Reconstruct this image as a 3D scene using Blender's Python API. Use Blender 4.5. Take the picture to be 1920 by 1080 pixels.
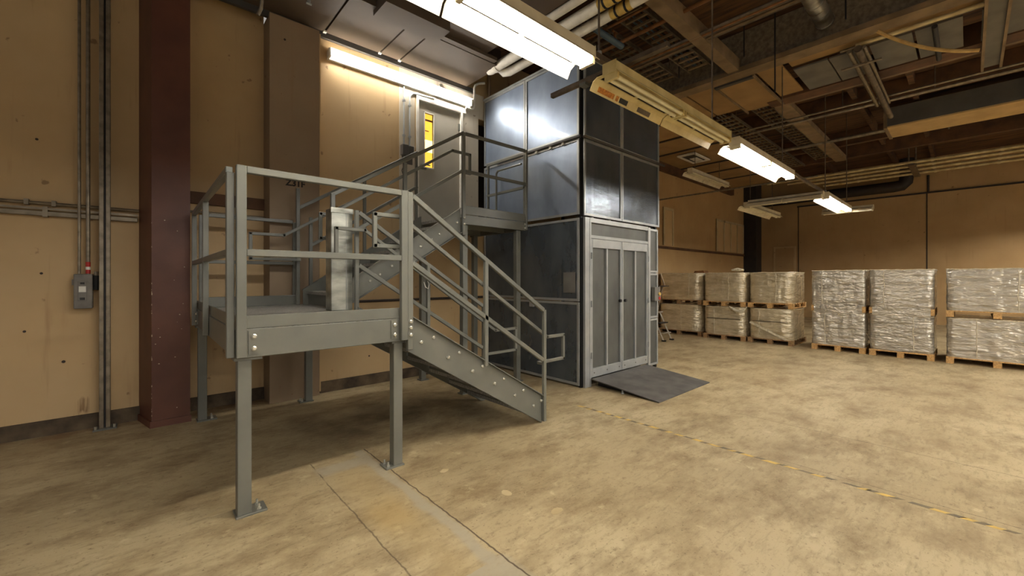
import bpy, math, random
from mathutils import Vector, Matrix
random.seed(7)
for o in list(bpy.data.objects): bpy.data.objects.remove(o)
S = bpy.context.scene
COL = S.collection

# ------------------------------------------------------------------ camera, world, exposure
cam = bpy.data.objects.new('camera', bpy.data.cameras.new('camera'))
COL.objects.link(cam); S.camera = cam
cam.data.sensor_width = 36.0
cam.data.lens = 770.0 / 1920.0 * 36.0
cam.data.shift_y = -18.0 / 1920.0
cam.data.clip_start = 0.05; cam.data.clip_end = 200
cam.location = (0, 0, 1.57)
cam.rotation_euler = (math.pi / 2, 0, -(math.pi / 2 - math.atan(856.0 / 770.0)))

W = bpy.data.worlds.new('world'); S.world = W; W.use_nodes = True
W.node_tree.nodes['Background'].inputs[0].default_value = (1.0, 0.94, 0.86, 1)
W.node_tree.nodes['Background'].inputs[1].default_value = 0.26
S.view_settings.view_transform = 'Standard'
S.view_settings.look = 'None'
S.view_settings.gamma = 1.0
S.view_settings.use_curve_mapping = False
S.view_settings.exposure = 0.47
TUBE = 56.0          # strength of a lit fluorescent tube
WALL_TUBE = 38.0

# ------------------------------------------------------------------ materials
def lin(c):
    c = c / 255.0
    return c / 12.92 if c <= 0.04045 else ((c + 0.055) / 1.055) ** 2.4
def rgb(r, g, b): return (lin(r), lin(g), lin(b), 1.0)

def mat(name, c1, c2=None, rough=0.6, metal=0.0, scale=6.0, stretch=(1, 1, 1), bump=0.0, bscale=40.0, spec=0.5,
        emit=None, estr=0.0, detail=6.0, lo=0.35, hi=0.65, rough2=None, coat=0.0):
    m = bpy.data.materials.new(name); m.use_nodes = True
    nt = m.node_tree; b = nt.nodes['Principled BSDF']
    b.inputs['Roughness'].default_value = rough; b.inputs['Metallic'].default_value = metal
    b.inputs['Specular IOR Level'].default_value = spec
    b.inputs['Coat Weight'].default_value = coat
    tc = nt.nodes.new('ShaderNodeTexCoord'); geo = nt.nodes.new('ShaderNodeNewGeometry')
    mp = nt.nodes.new('ShaderNodeMapping'); mp.inputs['Scale'].default_value = stretch
    nt.links.new(geo.outputs['Position'], mp.inputs[0])
    if c2 is None: c2 = tuple(x * 0.85 for x in c1[:3]) + (1,)
    n = nt.nodes.new('ShaderNodeTexNoise'); n.inputs['Scale'].default_value = scale; n.inputs['Detail'].default_value = detail
    nt.links.new(mp.outputs[0], n.inputs[0])
    r = nt.nodes.new('ShaderNodeValToRGB')
    r.color_ramp.elements[0].position = lo; r.color_ramp.elements[0].color = c2
    r.color_ramp.elements[1].position = hi; r.color_ramp.elements[1].color = c1
    nt.links.new(n.outputs[0], r.inputs[0]); nt.links.new(r.outputs[0], b.inputs['Base Color'])
    if rough2 is not None:
        mr = nt.nodes.new('ShaderNodeMapRange'); mr.inputs['To Min'].default_value = rough2; mr.inputs['To Max'].default_value = rough
        nt.links.new(n.outputs[0], mr.inputs[0]); nt.links.new(mr.outputs[0], b.inputs['Roughness'])
    if bump:
        n2 = nt.nodes.new('ShaderNodeTexNoise'); n2.inputs['Scale'].default_value = bscale; n2.inputs['Detail'].default_value = 4
        nt.links.new(mp.outputs[0], n2.inputs[0])
        bp = nt.nodes.new('ShaderNodeBump'); bp.inputs['Strength'].default_value = bump; bp.inputs['Distance'].default_value = 0.01
        nt.links.new(n2.outputs[0], bp.inputs['Height']); nt.links.new(bp.outputs[0], b.inputs['Normal'])
    if emit:
        b.inputs['Emission Color'].default_value = emit; b.inputs['Emission Strength'].default_value = estr
    return m

class NG:
    """tiny node-graph helper"""
    def __init__(s, m): s.nt = m.node_tree
    def new(s, t, **k):
        n = s.nt.nodes.new(t)
        for a, v in k.items(): setattr(n, a, v)
        return n
    def link(s, a, b): s.nt.links.new(a, b)
    def math(s, op, a, b=None, c=None, clamp=False):
        n = s.new('ShaderNodeMath', operation=op); n.use_clamp = clamp
        for i, v in enumerate((a, b, c)):
            if v is None: continue
            if isinstance(v, (int, float)): n.inputs[i].default_value = v
            else: s.link(v, n.inputs[i])
        return n.outputs[0]
    def noise(s, vec, scale, detail=5.0, rough=0.55):
        n = s.new('ShaderNodeTexNoise'); n.inputs['Scale'].default_value = scale; n.inputs['Detail'].default_value = detail
        n.inputs['Roughness'].default_value = rough
        s.link(vec, n.inputs[0]); return n.outputs[0]
    def mapping(s, vec, scale=(1, 1, 1), rot=(0, 0, 0)):
        n = s.new('ShaderNodeMapping'); n.inputs['Scale'].default_value = scale; n.inputs['Rotation'].default_value = rot
        s.link(vec, n.inputs[0]); return n.outputs[0]
    def ramp(s, v, stops):
        n = s.new('ShaderNodeValToRGB'); e = n.color_ramp.elements
        e[0].position, e[0].color = stops[0]; e[1].position, e[1].color = stops[-1]
        for p, c in stops[1:-1]:
            x = e.new(p); x.color = c
        s.link(v, n.inputs[0]); return n.outputs[0]
    def mix(s, f, a, b):
        n = s.new('ShaderNodeMix', data_type='RGBA')
        for sock, v in ((n.inputs[0], f), (n.inputs[6], a), (n.inputs[7], b)):
            if isinstance(v, (int, float)): sock.default_value = v
            elif isinstance(v, tuple): sock.default_value = v
            else: s.link(v, sock)
        return n.outputs[2]
    def band(s, v, a, b, soft=0.01):
        """1 inside a..b"""
        x = s.math('SUBTRACT', v, a); x = s.math('DIVIDE', x, soft, clamp=True)
        y = s.math('SUBTRACT', b, v); y = s.math('DIVIDE', y, soft, clamp=True)
        return s.math('MULTIPLY', x, y)

def floor_material():
    m = bpy.data.materials.new('stained_concrete'); m.use_nodes = True
    g = NG(m); b = m.node_tree.nodes['Principled BSDF']
    pos = g.new('ShaderNodeNewGeometry').outputs['Position']
    sep = g.new('ShaderNodeSeparateXYZ'); g.link(pos, sep.inputs[0]); X, Y = sep.outputs[0], sep.outputs[1]
    big = g.noise(pos, 0.55, 4)
    mid = g.noise(g.mapping(pos, (1.0, 1.7, 1), (0, 0, 0.5)), 1.5, 12, 0.72)
    fine = g.noise(g.mapping(pos, (1, 1.5, 1), (0, 0, 0.7)), 11, 10, 0.75)
    streak = g.noise(g.mapping(pos, (2.0, 12, 1), (0, 0, 0.85)), 2.3, 10, 0.72)
    c = g.ramp(big, [(0.3, rgb(158, 140, 106)), (0.5, rgb(178, 160, 124)), (0.72, rgb(194, 178, 142))])
    c = g.mix(g.math('MULTIPLY', g.ramp(mid, [(0.46, (0, 0, 0, 1)), (0.68, (1, 1, 1, 1))]), 0.85), c, rgb(118, 96, 66))
    c = g.mix(g.math('MULTIPLY', g.ramp(streak, [(0.52, (0, 0, 0, 1)), (0.72, (1, 1, 1, 1))]), 0.6), c, rgb(112, 98, 70))
    c = g.mix(g.math('MULTIPLY', g.ramp(fine, [(0.55, (0, 0, 0, 1)), (0.72, (1, 1, 1, 1))]), 0.85), c, rgb(104, 82, 54))
    fl = g.noise(pos, 7, 5, 0.6)
    c = g.mix(g.math('MULTIPLY', g.ramp(fl, [(0.26, (1, 1, 1, 1)), (0.38, (0, 0, 0, 1))]), 0.45), c, rgb(222, 206, 165))
    speck = g.noise(pos, 55, 3, 0.6)
    c = g.mix(g.math('MULTIPLY', g.ramp(speck, [(0.62, (0, 0, 0, 1)), (0.70, (1, 1, 1, 1))]), 0.65), c, rgb(92, 74, 50))
    # wandering edges
    w = g.math('MULTIPLY', g.math('SUBTRACT', g.noise(pos, 3.0, 5), 0.5), 0.10)
    Xw = g.math('ADD', X, w); Yw = g.math('ADD', Y, w)
    near = g.math('LESS_THAN', Yw, 3.72)
    patch = g.math('MULTIPLY', g.band(Xw, 1.06, 1.42, 0.12), g.math('LESS_THAN', Yw, 3.55))
    c = g.mix(g.math('MULTIPLY', patch, 0.3), c, rgb(172, 148, 100))
    ybl = g.math('MULTIPLY', patch, g.band(Yw, 2.3, 2.85, 0.2))
    c = g.mix(g.math('MULTIPLY', ybl, 0.28), c, rgb(182, 148, 84))
    wide = g.math('MULTIPLY', g.math('SUBTRACT', g.noise(pos, 1.6, 6), 0.42), 0.35)
    grey = g.math('MULTIPLY', g.band(g.math('ADD', X, g.math('MULTIPLY', w, 1.2)), 1.40, 1.51, 0.03), near)
    cap = g.math('MULTIPLY', g.band(Xw, 1.02, 1.52, 0.06), g.band(Yw, 3.38, 3.62, 0.06))
    cap2 = g.math('MULTIPLY', g.band(Xw, 1.22, 1.55, 0.05), g.math('LESS_THAN', Yw, 1.78))
    gall = g.math('MAXIMUM', grey, g.math('MAXIMUM', cap, cap2))
    c = g.mix(g.math('MULTIPLY', gall, g.ramp(fine, [(0.3, (0.95, 0.95, 0.95, 1)), (0.7, (0.6, 0.6, 0.6, 1))])), c, rgb(168, 158, 136))
    # cracks / saw cuts
    wl = g.math('MULTIPLY', g.math('SUBTRACT', g.noise(pos, 9.0, 4), 0.5), 0.03)
    def line(v, at, hw, amt, extra=None):
        nonlocal c
        k = g.band(g.math('ADD', v, wl), at - hw, at + hw, hw * 0.7)
        if extra is not None: k = g.math('MULTIPLY', k, extra)
        c = g.mix(g.math('MULTIPLY', k, amt), c, rgb(70, 52, 32))
    line(X, 1.515, 0.008, 0.9, near)
    line(X, 1.05, 0.007, 0.7, g.math('MULTIPLY', near, g.ramp(g.noise(pos, 2.3, 3), [(0.45, (0, 0, 0, 1)), (0.52, (1, 1, 1, 1))])))
    line(X, 5.15, 0.006, 0.75, g.math('LESS_THAN', Y, 1.9))
    line(X, 4.10, 0.005, 0.7, g.math('LESS_THAN', Y, 1.1))
    line(X, 7.4, 0.007, 0.6, g.math('LESS_THAN', Y, 1.6))
    line(X, 9.3, 0.007, 0.5, g.math('LESS_THAN', Y, 1.2))
    # rust along the wall foot
    rust = g.math('MULTIPLY', g.band(g.math('ADD', Y, w), 5.85, 6.3, 0.12), g.ramp(g.noise(pos, 4, 4), [(0.4, (0, 0, 0, 1)), (0.6, (1, 1, 1, 1))]))
    c = g.mix(g.math('MULTIPLY', rust, 0.5), c, rgb(112, 70, 38))
    # shade under the stairs painted into the floor colour, blotchy
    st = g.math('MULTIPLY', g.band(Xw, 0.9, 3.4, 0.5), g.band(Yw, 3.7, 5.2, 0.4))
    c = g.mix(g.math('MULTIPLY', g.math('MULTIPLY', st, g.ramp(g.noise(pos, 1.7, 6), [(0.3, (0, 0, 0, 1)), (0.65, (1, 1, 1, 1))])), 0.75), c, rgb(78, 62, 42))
    g.link(c, b.inputs['Base Color'])
    rr = g.new('ShaderNodeMapRange'); rr.inputs['To Min'].default_value = 0.42; rr.inputs['To Max'].default_value = 0.75
    g.link(mid, rr.inputs[0]); g.link(rr.outputs[0], b.inputs['Roughness'])
    b.inputs['Specular IOR Level'].default_value = 0.35
    bp = g.new('ShaderNodeBump'); bp.inputs['Strength'].default_value = 0.25; bp.inputs['Distance'].default_value = 0.004
    g.link(fine, bp.inputs['Height']); g.link(bp.outputs[0], b.inputs['Normal'])
    return m

def wall_material(name, c1, c2, stains=True):
    m = bpy.data.materials.new(name); m.use_nodes = True
    g = NG(m); b = m.node_tree.nodes['Principled BSDF']
    pos = g.new('ShaderNodeNewGeometry').outputs['Position']
    c = g.ramp(g.noise(pos, 1.1, 5), [(0.3, c2), (0.7, c1)])
    sp = g.noise(pos, 7.5, 3, 0.5)
    c = g.mix(g.math('MULTIPLY', g.ramp(sp, [(0.70, (0, 0, 0, 1)), (0.74, (1, 1, 1, 1))]), 0.6), c, rgb(112, 82, 50))
    dr = g.noise(g.mapping(pos, (9, 9, 0.7)), 1.5, 5)
    c = g.mix(g.math('MULTIPLY', g.ramp(dr, [(0.6, (0, 0, 0, 1)), (0.8, (1, 1, 1, 1))]), 0.35), c, rgb(140, 105, 66))
    if stains:
        sep = g.new('ShaderNodeSeparateXYZ'); g.link(pos, sep.inputs[0])
        wz = g.math('ADD', sep.outputs[2], g.math('MULTIPLY', g.noise(g.mapping(pos, (30, 30, 2)), 1.0, 3), 0.12))
        k = g.math('MULTIPLY', g.band(sep.outputs[0], -0.51, -0.41, 0.03), g.band(wz, 0.22, 0.40, 0.03))
        k = g.math('MULTIPLY', k, g.ramp(g.noise(g.mapping(pos, (40, 40, 3)), 1.0, 3), [(0.35, (0, 0, 0, 1)), (0.6, (1, 1, 1, 1))]))
        c = g.mix(g.math('MULTIPLY', k, 0.8), c, rgb(112, 78, 44))
    g.link(c, b.inputs['Base Color'])
    b.inputs['Roughness'].default_value = 0.55; b.inputs['Specular IOR Level'].default_value = 0.3
    return m

def panel_material(name, c1, c2, transp, rough, metal=0.85, wave=0.0, coat=0.0):
    """perforated sheet: metal with a share of open holes"""
    m = bpy.data.materials.new(name); m.use_nodes = True
    g = NG(m); nt = m.node_tree; b = nt.nodes['Principled BSDF']; out = nt.nodes['Material Output']
    pos = g.new('ShaderNodeNewGeometry').outputs['Position']
    n = g.noise(g.mapping(pos, (1, 1, 0.5)), 3, 6)
    g.link(g.ramp(n, [(0.35, c2), (0.65, c1)]), b.inputs['Base Color'])
    b.inputs['Metallic'].default_value = metal; b.inputs['Coat Weight'].default_value = coat; b.inputs['Coat Roughness'].default_value = 0.05
    fine = g.noise(pos, 160, 2)
    mr = g.new('ShaderNodeMapRange'); mr.inputs['To Min'].default_value = rough * 0.8; mr.inputs['To Max'].default_value = rough * 1.25
    g.link(fine, mr.inputs[0]); g.link(mr.outputs[0], b.inputs['Roughness'])
    bp = g.new('ShaderNodeBump'); bp.inputs['Strength'].default_value = 0.12 + wave; bp.inputs['Distance'].default_value = 0.01
    h = g.math('ADD', g.math('MULTIPLY', fine, 0.12), g.noise(g.mapping(pos, (3, 3, 14 if wave else 2)), 1.5, 3))
    g.link(h, bp.inputs['Height']); g.link(bp.outputs[0], b.inputs['Normal'])
    tr = g.new('ShaderNodeBsdfTransparent'); mx = g.new('ShaderNodeMixShader'); mx.inputs[0].default_value = transp
    g.link(b.outputs[0], mx.inputs[1]); g.link(tr.outputs[0], mx.inputs[2]); g.link(mx.outputs[0], out.inputs[0])
    return m

def wrap_material(name, c1, c2, dark, layers, metal):
    m = bpy.data.materials.new(name); m.use_nodes = True
    g = NG(m); b = m.node_tree.nodes['Principled BSDF']
    pos = g.new('ShaderNodeNewGeometry').outputs['Position']
    sep = g.new('ShaderNodeSeparateXYZ'); g.link(pos, sep.inputs[0])
    n = g.noise(g.mapping(pos, (2.5, 2.5, 9)), 2.2, 7, 0.65)
    c = g.ramp(n, [(0.3, c2), (0.7, c1)])
    wv = g.noise(g.mapping(pos, (1.2, 1.2, layers)), 1.0, 3)
    c = g.mix(g.math('MULTIPLY', g.ramp(wv, [(0.52, (0, 0, 0, 1)), (0.62, (1, 1, 1, 1))]), 0.4), c, dark)
    g.link(c, b.inputs['Base Color'])
    b.inputs['Roughness'].default_value = 0.32; b.inputs['Metallic'].default_value = metal
    b.inputs['Coat Weight'].default_value = 1.0; b.inputs['Coat Roughness'].default_value = 0.10; b.inputs['Coat IOR'].default_value = 1.6
    wr = g.math('ADD', g.noise(g.mapping(pos, (2.2, 2.2, 6.5), (0.12, 0.08, 0)), 1.7, 3, 0.6), g.math('MULTIPLY', g.noise(g.mapping(pos, (6, 6, 2)), 1.0, 2, 0.5), 0.8))
    bp = g.new('ShaderNodeBump'); bp.inputs['Strength'].default_value = 1.0; bp.inputs['Distance'].default_value = 0.045
    g.link(wr, bp.inputs['Height']); g.link(bp.outputs[0], b.inputs['Normal']); g.link(bp.outputs[0], b.inputs['Coat Normal'])
    return m

M = {}
M['floor'] = floor_material()
M['wall'] = wall_material('tan_wall_paint', rgb(202, 173, 129), rgb(190, 160, 115))
M['wall_far'] = wall_material('ochre_wall_paint', rgb(186, 154, 108), rgb(172, 140, 94))
M['pilaster'] = wall_material('grey_brown_paint', rgb(154, 132, 106), rgb(142, 120, 94), False)
M['pale_wall'] = wall_material('cream_wall_paint', rgb(212, 202, 182), rgb(204, 192, 170), False)
M['plinth'] = mat('dirty_concrete_plinth', rgb(104, 88, 66), rgb(58, 46, 34), rough=0.85, scale=5, bump=0.5, bscale=30)
M['red'] = mat('red_brown_paint', rgb(102, 61, 43), rgb(88, 50, 35), rough=0.5, scale=3)
M['chip'] = mat('chipped_paint', rgb(200, 180, 150), rough=0.8)
M['steel'] = mat('grey_green_painted_steel', rgb(110, 109, 99), rgb(100, 100, 91), rough=0.36, scale=4, bump=0.04, spec=0.5)
M['tread'] = mat('checker_plate', rgb(176, 174, 166), rgb(126, 124, 118), rough=0.4, metal=0.2, scale=60, bump=0.5, bscale=60)
M['bolt'] = mat('zinc_bolt', rgb(225, 222, 205), rough=0.25, metal=0.7)
M['galv'] = mat('galvanised_frame', rgb(170, 171, 168), rgb(154, 156, 154), rough=0.4, metal=0.45, scale=5)
M['galvbox'] = mat('galvanised_sheet', rgb(205, 205, 192), rgb(130, 130, 120), rough=0.3, metal=0.85, scale=3, stretch=(1, 1, 2.5), bump=0.05)
M['cage_top'] = panel_material('blue_grey_perforated_sheet', rgb(156, 170, 190), rgb(138, 152, 172), 0.08, 0.36, metal=0.5, coat=0.35)
M['cage_side'] = panel_material('dark_perforated_sheet', rgb(112, 120, 126), rgb(94, 102, 108), 0.34, 0.33, metal=0.5)
M['cage_front'] = panel_material('dark_rippled_perforated_sheet', rgb(124, 130, 136), rgb(98, 104, 112), 0.14, 0.24, metal=0.6, wave=0.2)
M['door_mesh'] = panel_material('door_perforated_sheet', rgb(118, 118, 112), rgb(100, 100, 96), 0.25, 0.45, metal=0.5)
M['rubber'] = mat('dark_rubber_ramp', rgb(92, 88, 84), rgb(70, 67, 64), rough=0.65, scale=5, bump=0.1, bscale=80)
M['black'] = mat('black', rgb(22, 21, 20), rough=0.5)
M['conduit'] = mat('conduit_metal', rgb(150, 138, 118), rgb(120, 108, 90), rough=0.38, metal=0.6, scale=12)
M['box'] = mat('grey_switch_box', rgb(128, 122, 112), rgb(108, 102, 94), rough=0.5, scale=10)
M['white'] = mat('white_paint', rgb(232, 228, 216), rgb(216, 210, 196), rough=0.5, scale=10)
M['redlabel'] = mat('red_label', rgb(190, 40, 30), rough=0.5)
M['orange'] = mat('orange_label', rgb(214, 140, 40), rgb(160, 90, 20), rough=0.5, scale=40)
M['yellow'] = mat('yellow_tape', rgb(222, 186, 92), rgb(190, 160, 90), rough=0.6, scale=14)
M['darktape'] = mat('worn_black_tape', rgb(92, 82, 66), rgb(120, 104, 76), rough=0.6, scale=14)
M['cream'] = mat('cream_enamel', rgb(226, 208, 152), rgb(205, 184, 126), rough=0.4, scale=6)
M['fixture'] = mat('white_enamel', rgb(232, 220, 190), rgb(214, 200, 168), rough=0.35, scale=6)
M['tube'] = mat('lit_tube', (1, 1, 1, 1), rough=0.4, emit=(1.0, 0.97, 0.92, 1), estr=TUBE)
M['walltube'] = mat('lit_lens', (1, 1, 1, 1), rough=0.4, emit=(1.0, 0.96, 0.91, 1), estr=WALL_TUBE)
M['gapplate'] = mat('dim_gap_plate', rgb(26, 18, 9), rough=0.9, spec=0.1)  # near-black so the added gap plate stays dim beside the tubes
M['deadtube'] = mat('unlit_tube', rgb(236, 226, 190), rough=0.3)
M['strut'] = mat('brown_strut', rgb(112, 98, 80), rgb(84, 72, 58), rough=0.5, metal=0.3, scale=10)
M['soffit'] = mat('brown_grey_soffit', rgb(88, 72, 54), rgb(78, 63, 47), rough=0.7, scale=1.5)
M['seam'] = mat('dark_seam', rgb(58, 46, 36), rough=0.8)
M['trimdark'] = mat('dark_grey_trim', rgb(72, 68, 62), rough=0.6)
M['deck'] = mat('dark_wood_deck', rgb(104, 70, 38), rgb(52, 34, 20), rough=0.85, scale=2.2, stretch=(6, 0.8, 1))
M['beam'] = mat('tan_beam_paint', rgb(134, 112, 82), rgb(110, 90, 62), rough=0.7, scale=4)
M['beamdk'] = mat('dark_beam_paint', rgb(100, 66, 38), rgb(72, 48, 28), rough=0.7, scale=4)
M['girder'] = mat('sprayed_girder', rgb(134, 120, 98), rgb(104, 92, 74), rough=0.95, scale=16, bump=0.5, bscale=60)
M['tanpanel'] = mat('tan_board', rgb(158, 126, 80), rgb(140, 110, 68), rough=0.8, scale=2)
M['greypanel'] = mat('grey_board', rgb(112, 108, 100), rgb(96, 92, 84), rough=0.8, scale=3)
M['duct'] = mat('duct_sheet', rgb(92, 88, 82), rgb(80, 76, 70), rough=0.6, scale=3)
M['ductlit'] = mat('lit_underside', rgb(196, 164, 112), rgb(178, 148, 98), rough=0.7, scale=3)  # light on the duct's underside put into its paler tan
M['pipewhite'] = mat('white_pipe_lagging', rgb(238, 232, 216), rgb(220, 212, 196), rough=0.55, scale=8, bump=0.08)
M['spiral'] = mat('spiral_duct_metal', rgb(190, 186, 176), rgb(120, 116, 106), rough=0.3, metal=0.85, scale=5)
M['pipebeige'] = mat('beige_pipe', rgb(214, 196, 150), rgb(180, 158, 112), rough=0.4, scale=6, metal=0.2)
M['copper'] = mat('copper_brown_pipe', rgb(150, 104, 62), rgb(118, 80, 46), rough=0.45, metal=0.4, scale=8)
M['bluepipe'] = mat('blue_grey_pipe', rgb(74, 92, 104), rough=0.5)
M['hose'] = mat('yellow_hose', rgb(206, 172, 108), rgb(178, 142, 82), rough=0.5, scale=10)
M['door'] = mat('grey_door_paint', rgb(178, 172, 156), rgb(170, 163, 148), rough=0.5, scale=2)
M['warmglass'] = mat('lit_room_beyond', rgb(230, 180, 60), rough=0.2, emit=rgb(255, 196, 70), estr=0.9)
M['warmbright'] = mat('bright_wall_beyond', rgb(255, 225, 150), rough=0.2, emit=rgb(255, 226, 150), estr=1.8)
M['wood'] = mat('pallet_wood', rgb(212, 172, 112), rgb(170, 128, 76), rough=0.8, scale=5, stretch=(2, 8, 8))
M['wooddk'] = mat('weathered_pallet_wood', rgb(168, 132, 88), rgb(120, 92, 60), rough=0.85, scale=5, stretch=(2, 8, 8))
M['wrapA'] = wrap_material('wrapped_tan_load', rgb(222, 208, 176), rgb(192, 176, 144), rgb(150, 132, 100), 5, 0.35)
M['wrapB'] = wrap_material('wrapped_grey_load', rgb(212, 204, 188), rgb(180, 172, 156), rgb(138, 128, 112), 14, 0.5)
M['strap'] = mat('dark_strap', rgb(70, 58, 42), rough=0.4)
M['film'] = mat('loose_film', rgb(226, 216, 190), rgb(190, 178, 150), rough=0.2, scale=20, bump=0.5)
M['alu'] = mat('ladder_aluminium', rgb(200, 192, 176), rgb(160, 150, 134), rough=0.35, metal=0.6)
M['board'] = mat('pale_board', rgb(196, 178, 140), rgb(176, 156, 116), rough=0.7, scale=4)
M['darkcol'] = mat('dark_column_paint', rgb(44, 34, 26), rgb(34, 26, 20), rough=0.7)
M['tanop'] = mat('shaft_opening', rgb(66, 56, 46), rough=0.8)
M['lettering'] = mat('black_lettering', rgb(38, 32, 28), rough=0.7)
M['paper'] = mat('pale_notice', rgb(190, 188, 178), rough=0.7)

# ------------------------------------------------------------------ mesh helpers
class MB:
    def __init__(s): s.v = []; s.f = []; s.smooth = False
    def add(s, vs, fs):
        n = len(s.v); s.v += [tuple(v) for v in vs]; s.f += [tuple(i + n for i in f) for f in fs]; return s
    def box(s, x0, x1, y0, y1, z0, z1):
        x0, x1 = sorted((x0, x1)); y0, y1 = sorted((y0, y1)); z0, z1 = sorted((z0, z1))
        return s.add([(x0, y0, z0), (x1, y0, z0), (x1, y1, z0), (x0, y1, z0), (x0, y0, z1), (x1, y0, z1), (x1, y1, z1), (x0, y1, z1)],
                     [(0, 3, 2, 1), (4, 5, 6, 7), (0, 1, 5, 4), (1, 2, 6, 5), (2, 3, 7, 6), (3, 0, 4, 7)])
    def bar(s, p, q, w, h=None, side=None):
        """rectangular bar p->q; w across 'side', h across the third axis"""
        h = h or w; p = Vector(p); q = Vector(q); d = (q - p).normalized()
        if side is None: side = Vector((0, 0, 1)).cross(d) if abs(d.z) < 0.95 else Vector((0, 1, 0))
        a = Vector(side); a = (a - d * a.dot(d)).normalized(); b = d.cross(a)
        a *= w / 2; b *= h / 2
        vs = [p - a - b, p + a - b, p + a + b, p - a + b, q - a - b, q + a - b, q + a + b, q - a + b]
        return s.add(vs, [(0, 3, 2, 1), (4, 5, 6, 7), (0, 1, 5, 4), (1, 2, 6, 5), (2, 3, 7, 6), (3, 0, 4, 7)])
    def prism(s, poly, y0, y1, axis='y'):
        """poly of 2-D points extruded: axis y -> points are (x,z); x -> (y,z); z -> (x,y)"""
        def mk(a, b, t): return {'y': (a, t, b), 'x': (t, a, b), 'z': (a, b, t)}[axis]
        n = len(poly)
        vs = [mk(a, b, y0) for a, b in poly] + [mk(a, b, y1) for a, b in poly]
        fs = [tuple(range(n)), tuple(range(2 * n - 1, n - 1, -1))] + [(i, i + n, (i + 1) % n + n, (i + 1) % n) for i in range(n)]
        return s.add(vs, fs)
    def tube(s, pts, r, n=10, caps=True):
        pts = [Vector(p) for p in pts]; rings = []
        prev = None
        for i, p in enumerate(pts):
            d = (pts[min(i + 1, len(pts) - 1)] - pts[max(i - 1, 0)]).normalized()
            if prev is None:
                a = d.cross(Vector((0, 0, 1)) if abs(d.z) < 0.9 else Vector((1, 0, 0))).normalized()
            else: a = (prev - d * prev.dot(d)).normalized()
            prev = a; b = d.cross(a)
            rr = r[i] if isinstance(r, (list, tuple)) else r
            rings.append([p + (a * math.cos(t) + b * math.sin(t)) * rr for t in [2 * math.pi * k / n for k in range(n)]])
        base = 0; vs = [v for ring in rings for v in ring]; fs = []
        for i in range(len(rings) - 1):
            for k in range(n):
                fs.append((i * n + k, i * n + (k + 1) % n, (i + 1) * n + (k + 1) % n, (i + 1) * n + k))
        if caps:
            fs.append(tuple(range(n - 1, -1, -1))); fs.append(tuple((len(rings) - 1) * n + k for k in range(n)))
        s.smooth = True
        return s.add(vs, fs)
    def center(s):
        xs, ys, zs = zip(*s.v); return Vector(((min(xs) + max(xs)) / 2, (min(ys) + max(ys)) / 2, (min(zs) + max(zs)) / 2))

WL = {}
def link(o, parent, wl, kind=None):
    COL.objects.link(o); WL[o.name] = Vector(wl)
    if parent is not None:
        o.parent = parent; o.location = Vector(wl) - WL[parent.name]
    else: o.location = wl
    if kind: o['kind'] = kind
    return o
def tag(o, label=None, cat=None, group=None, kind=None):
    if label: o['label'] = label
    if cat: o['category'] = cat
    if group: o['group'] = group
    if kind: o['kind'] = kind
    return o
def thing(name, loc, label, cat, group=None):
    o = bpy.data.objects.new(name, None); o.empty_display_size = 0.1
    link(o, None, loc); return tag(o, label, cat, group)
def build(mb, name, m, parent=None, bevel=0.0, base=False):
    c = mb.center()
    if base or parent is None: c.z = min(v[2] for v in mb.v)
    me = bpy.data.meshes.new(name)
    me.from_pydata([tuple(Vector(v) - c) for v in mb.v], [], mb.f); me.update()
    me.materials.append(M[m] if isinstance(m, str) else m)
    if mb.smooth:
        me.shade_smooth()
        try: me.set_sharp_from_angle(angle=math.radians(40))
        except Exception: pass
    o = bpy.data.objects.new(name, me); link(o, parent, c)
    if bevel:
        b = o.modifiers.new('bevel', 'BEVEL'); b.width = bevel; b.segments = 1; b.limit_method = 'ANGLE'
    return o
def inst(src, parent, wl):
    o = src.copy(); return link(o, parent, wl)
def struct(mb, name, m, parent=None, **k):
    o = build(mb, name, m, parent, **k)
    if parent is None: o['kind'] = 'structure'
    return o
def copy_tree(o, wl, parent=None):
    c = o.copy(); link(c, parent, wl)
    for ch in [x for x in list(bpy.data.objects) if x.parent == o]:
        copy_tree(ch, Vector(wl) + Vector(ch.location), c)
    return c

# ------------------------------------------------------------------ the setting
WY = 6.18; MY = 5.95; BX = 20.0
struct(MB().box(-5, BX, -9, WY + 0.3, -0.2, 0), 'floor', 'floor')
struct(MB().box(-5, 1.18, WY, WY + 0.2, 0, 5.8), 'wall_left', 'wall')
# middle wall with two openings (door and dark shaft recess)
mw = MB().box(1.6, 3.27, MY, MY + 0.23, 0, 5.8).box(3.27, 4.17, MY, MY + 0.23, 0, 2.44).box(3.27, 4.17, MY, MY + 0.23, 4.50, 5.8)
mw.box(4.17, 4.53, MY, MY + 0.23, 0, 5.8).box(4.53, 7.2, MY, MY + 0.23, 0, 2.44).box(4.53, 7.2, MY, MY + 0.23, 4.46, 5.8).box(5.6, 7.2, MY, MY + 0.23, 2.44, 4.46)
wm = struct(mw, 'wall_middle', 'wall')
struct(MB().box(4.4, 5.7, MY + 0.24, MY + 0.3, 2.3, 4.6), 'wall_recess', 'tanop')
struct(MB().box(7.2, BX, WY, WY + 0.2, 0, 5.8), 'wall_far_left', 'wall_far')
wb = struct(MB().box(BX, BX + 0.2, -9, WY + 0.2, 0, 5.8), 'wall_back', 'wall_far')
for y in (4.667, 0.954, -2.8):
    build(MB().box(BX - 0.012, BX, y - 0.015, y + 0.015, 0, 4.48), 'seam_strip', 'seam', wb)
build(MB().box(BX - 0.03, BX, 4.75, 5.55, 1.2, 2.9), 'pale_panel', 'wall', wb)
build(MB().box(BX - 0.04, BX - 0.03, 4.82, 5.48, 1.2, 2.83), 'panel_face', 'wall_far', wb)
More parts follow.
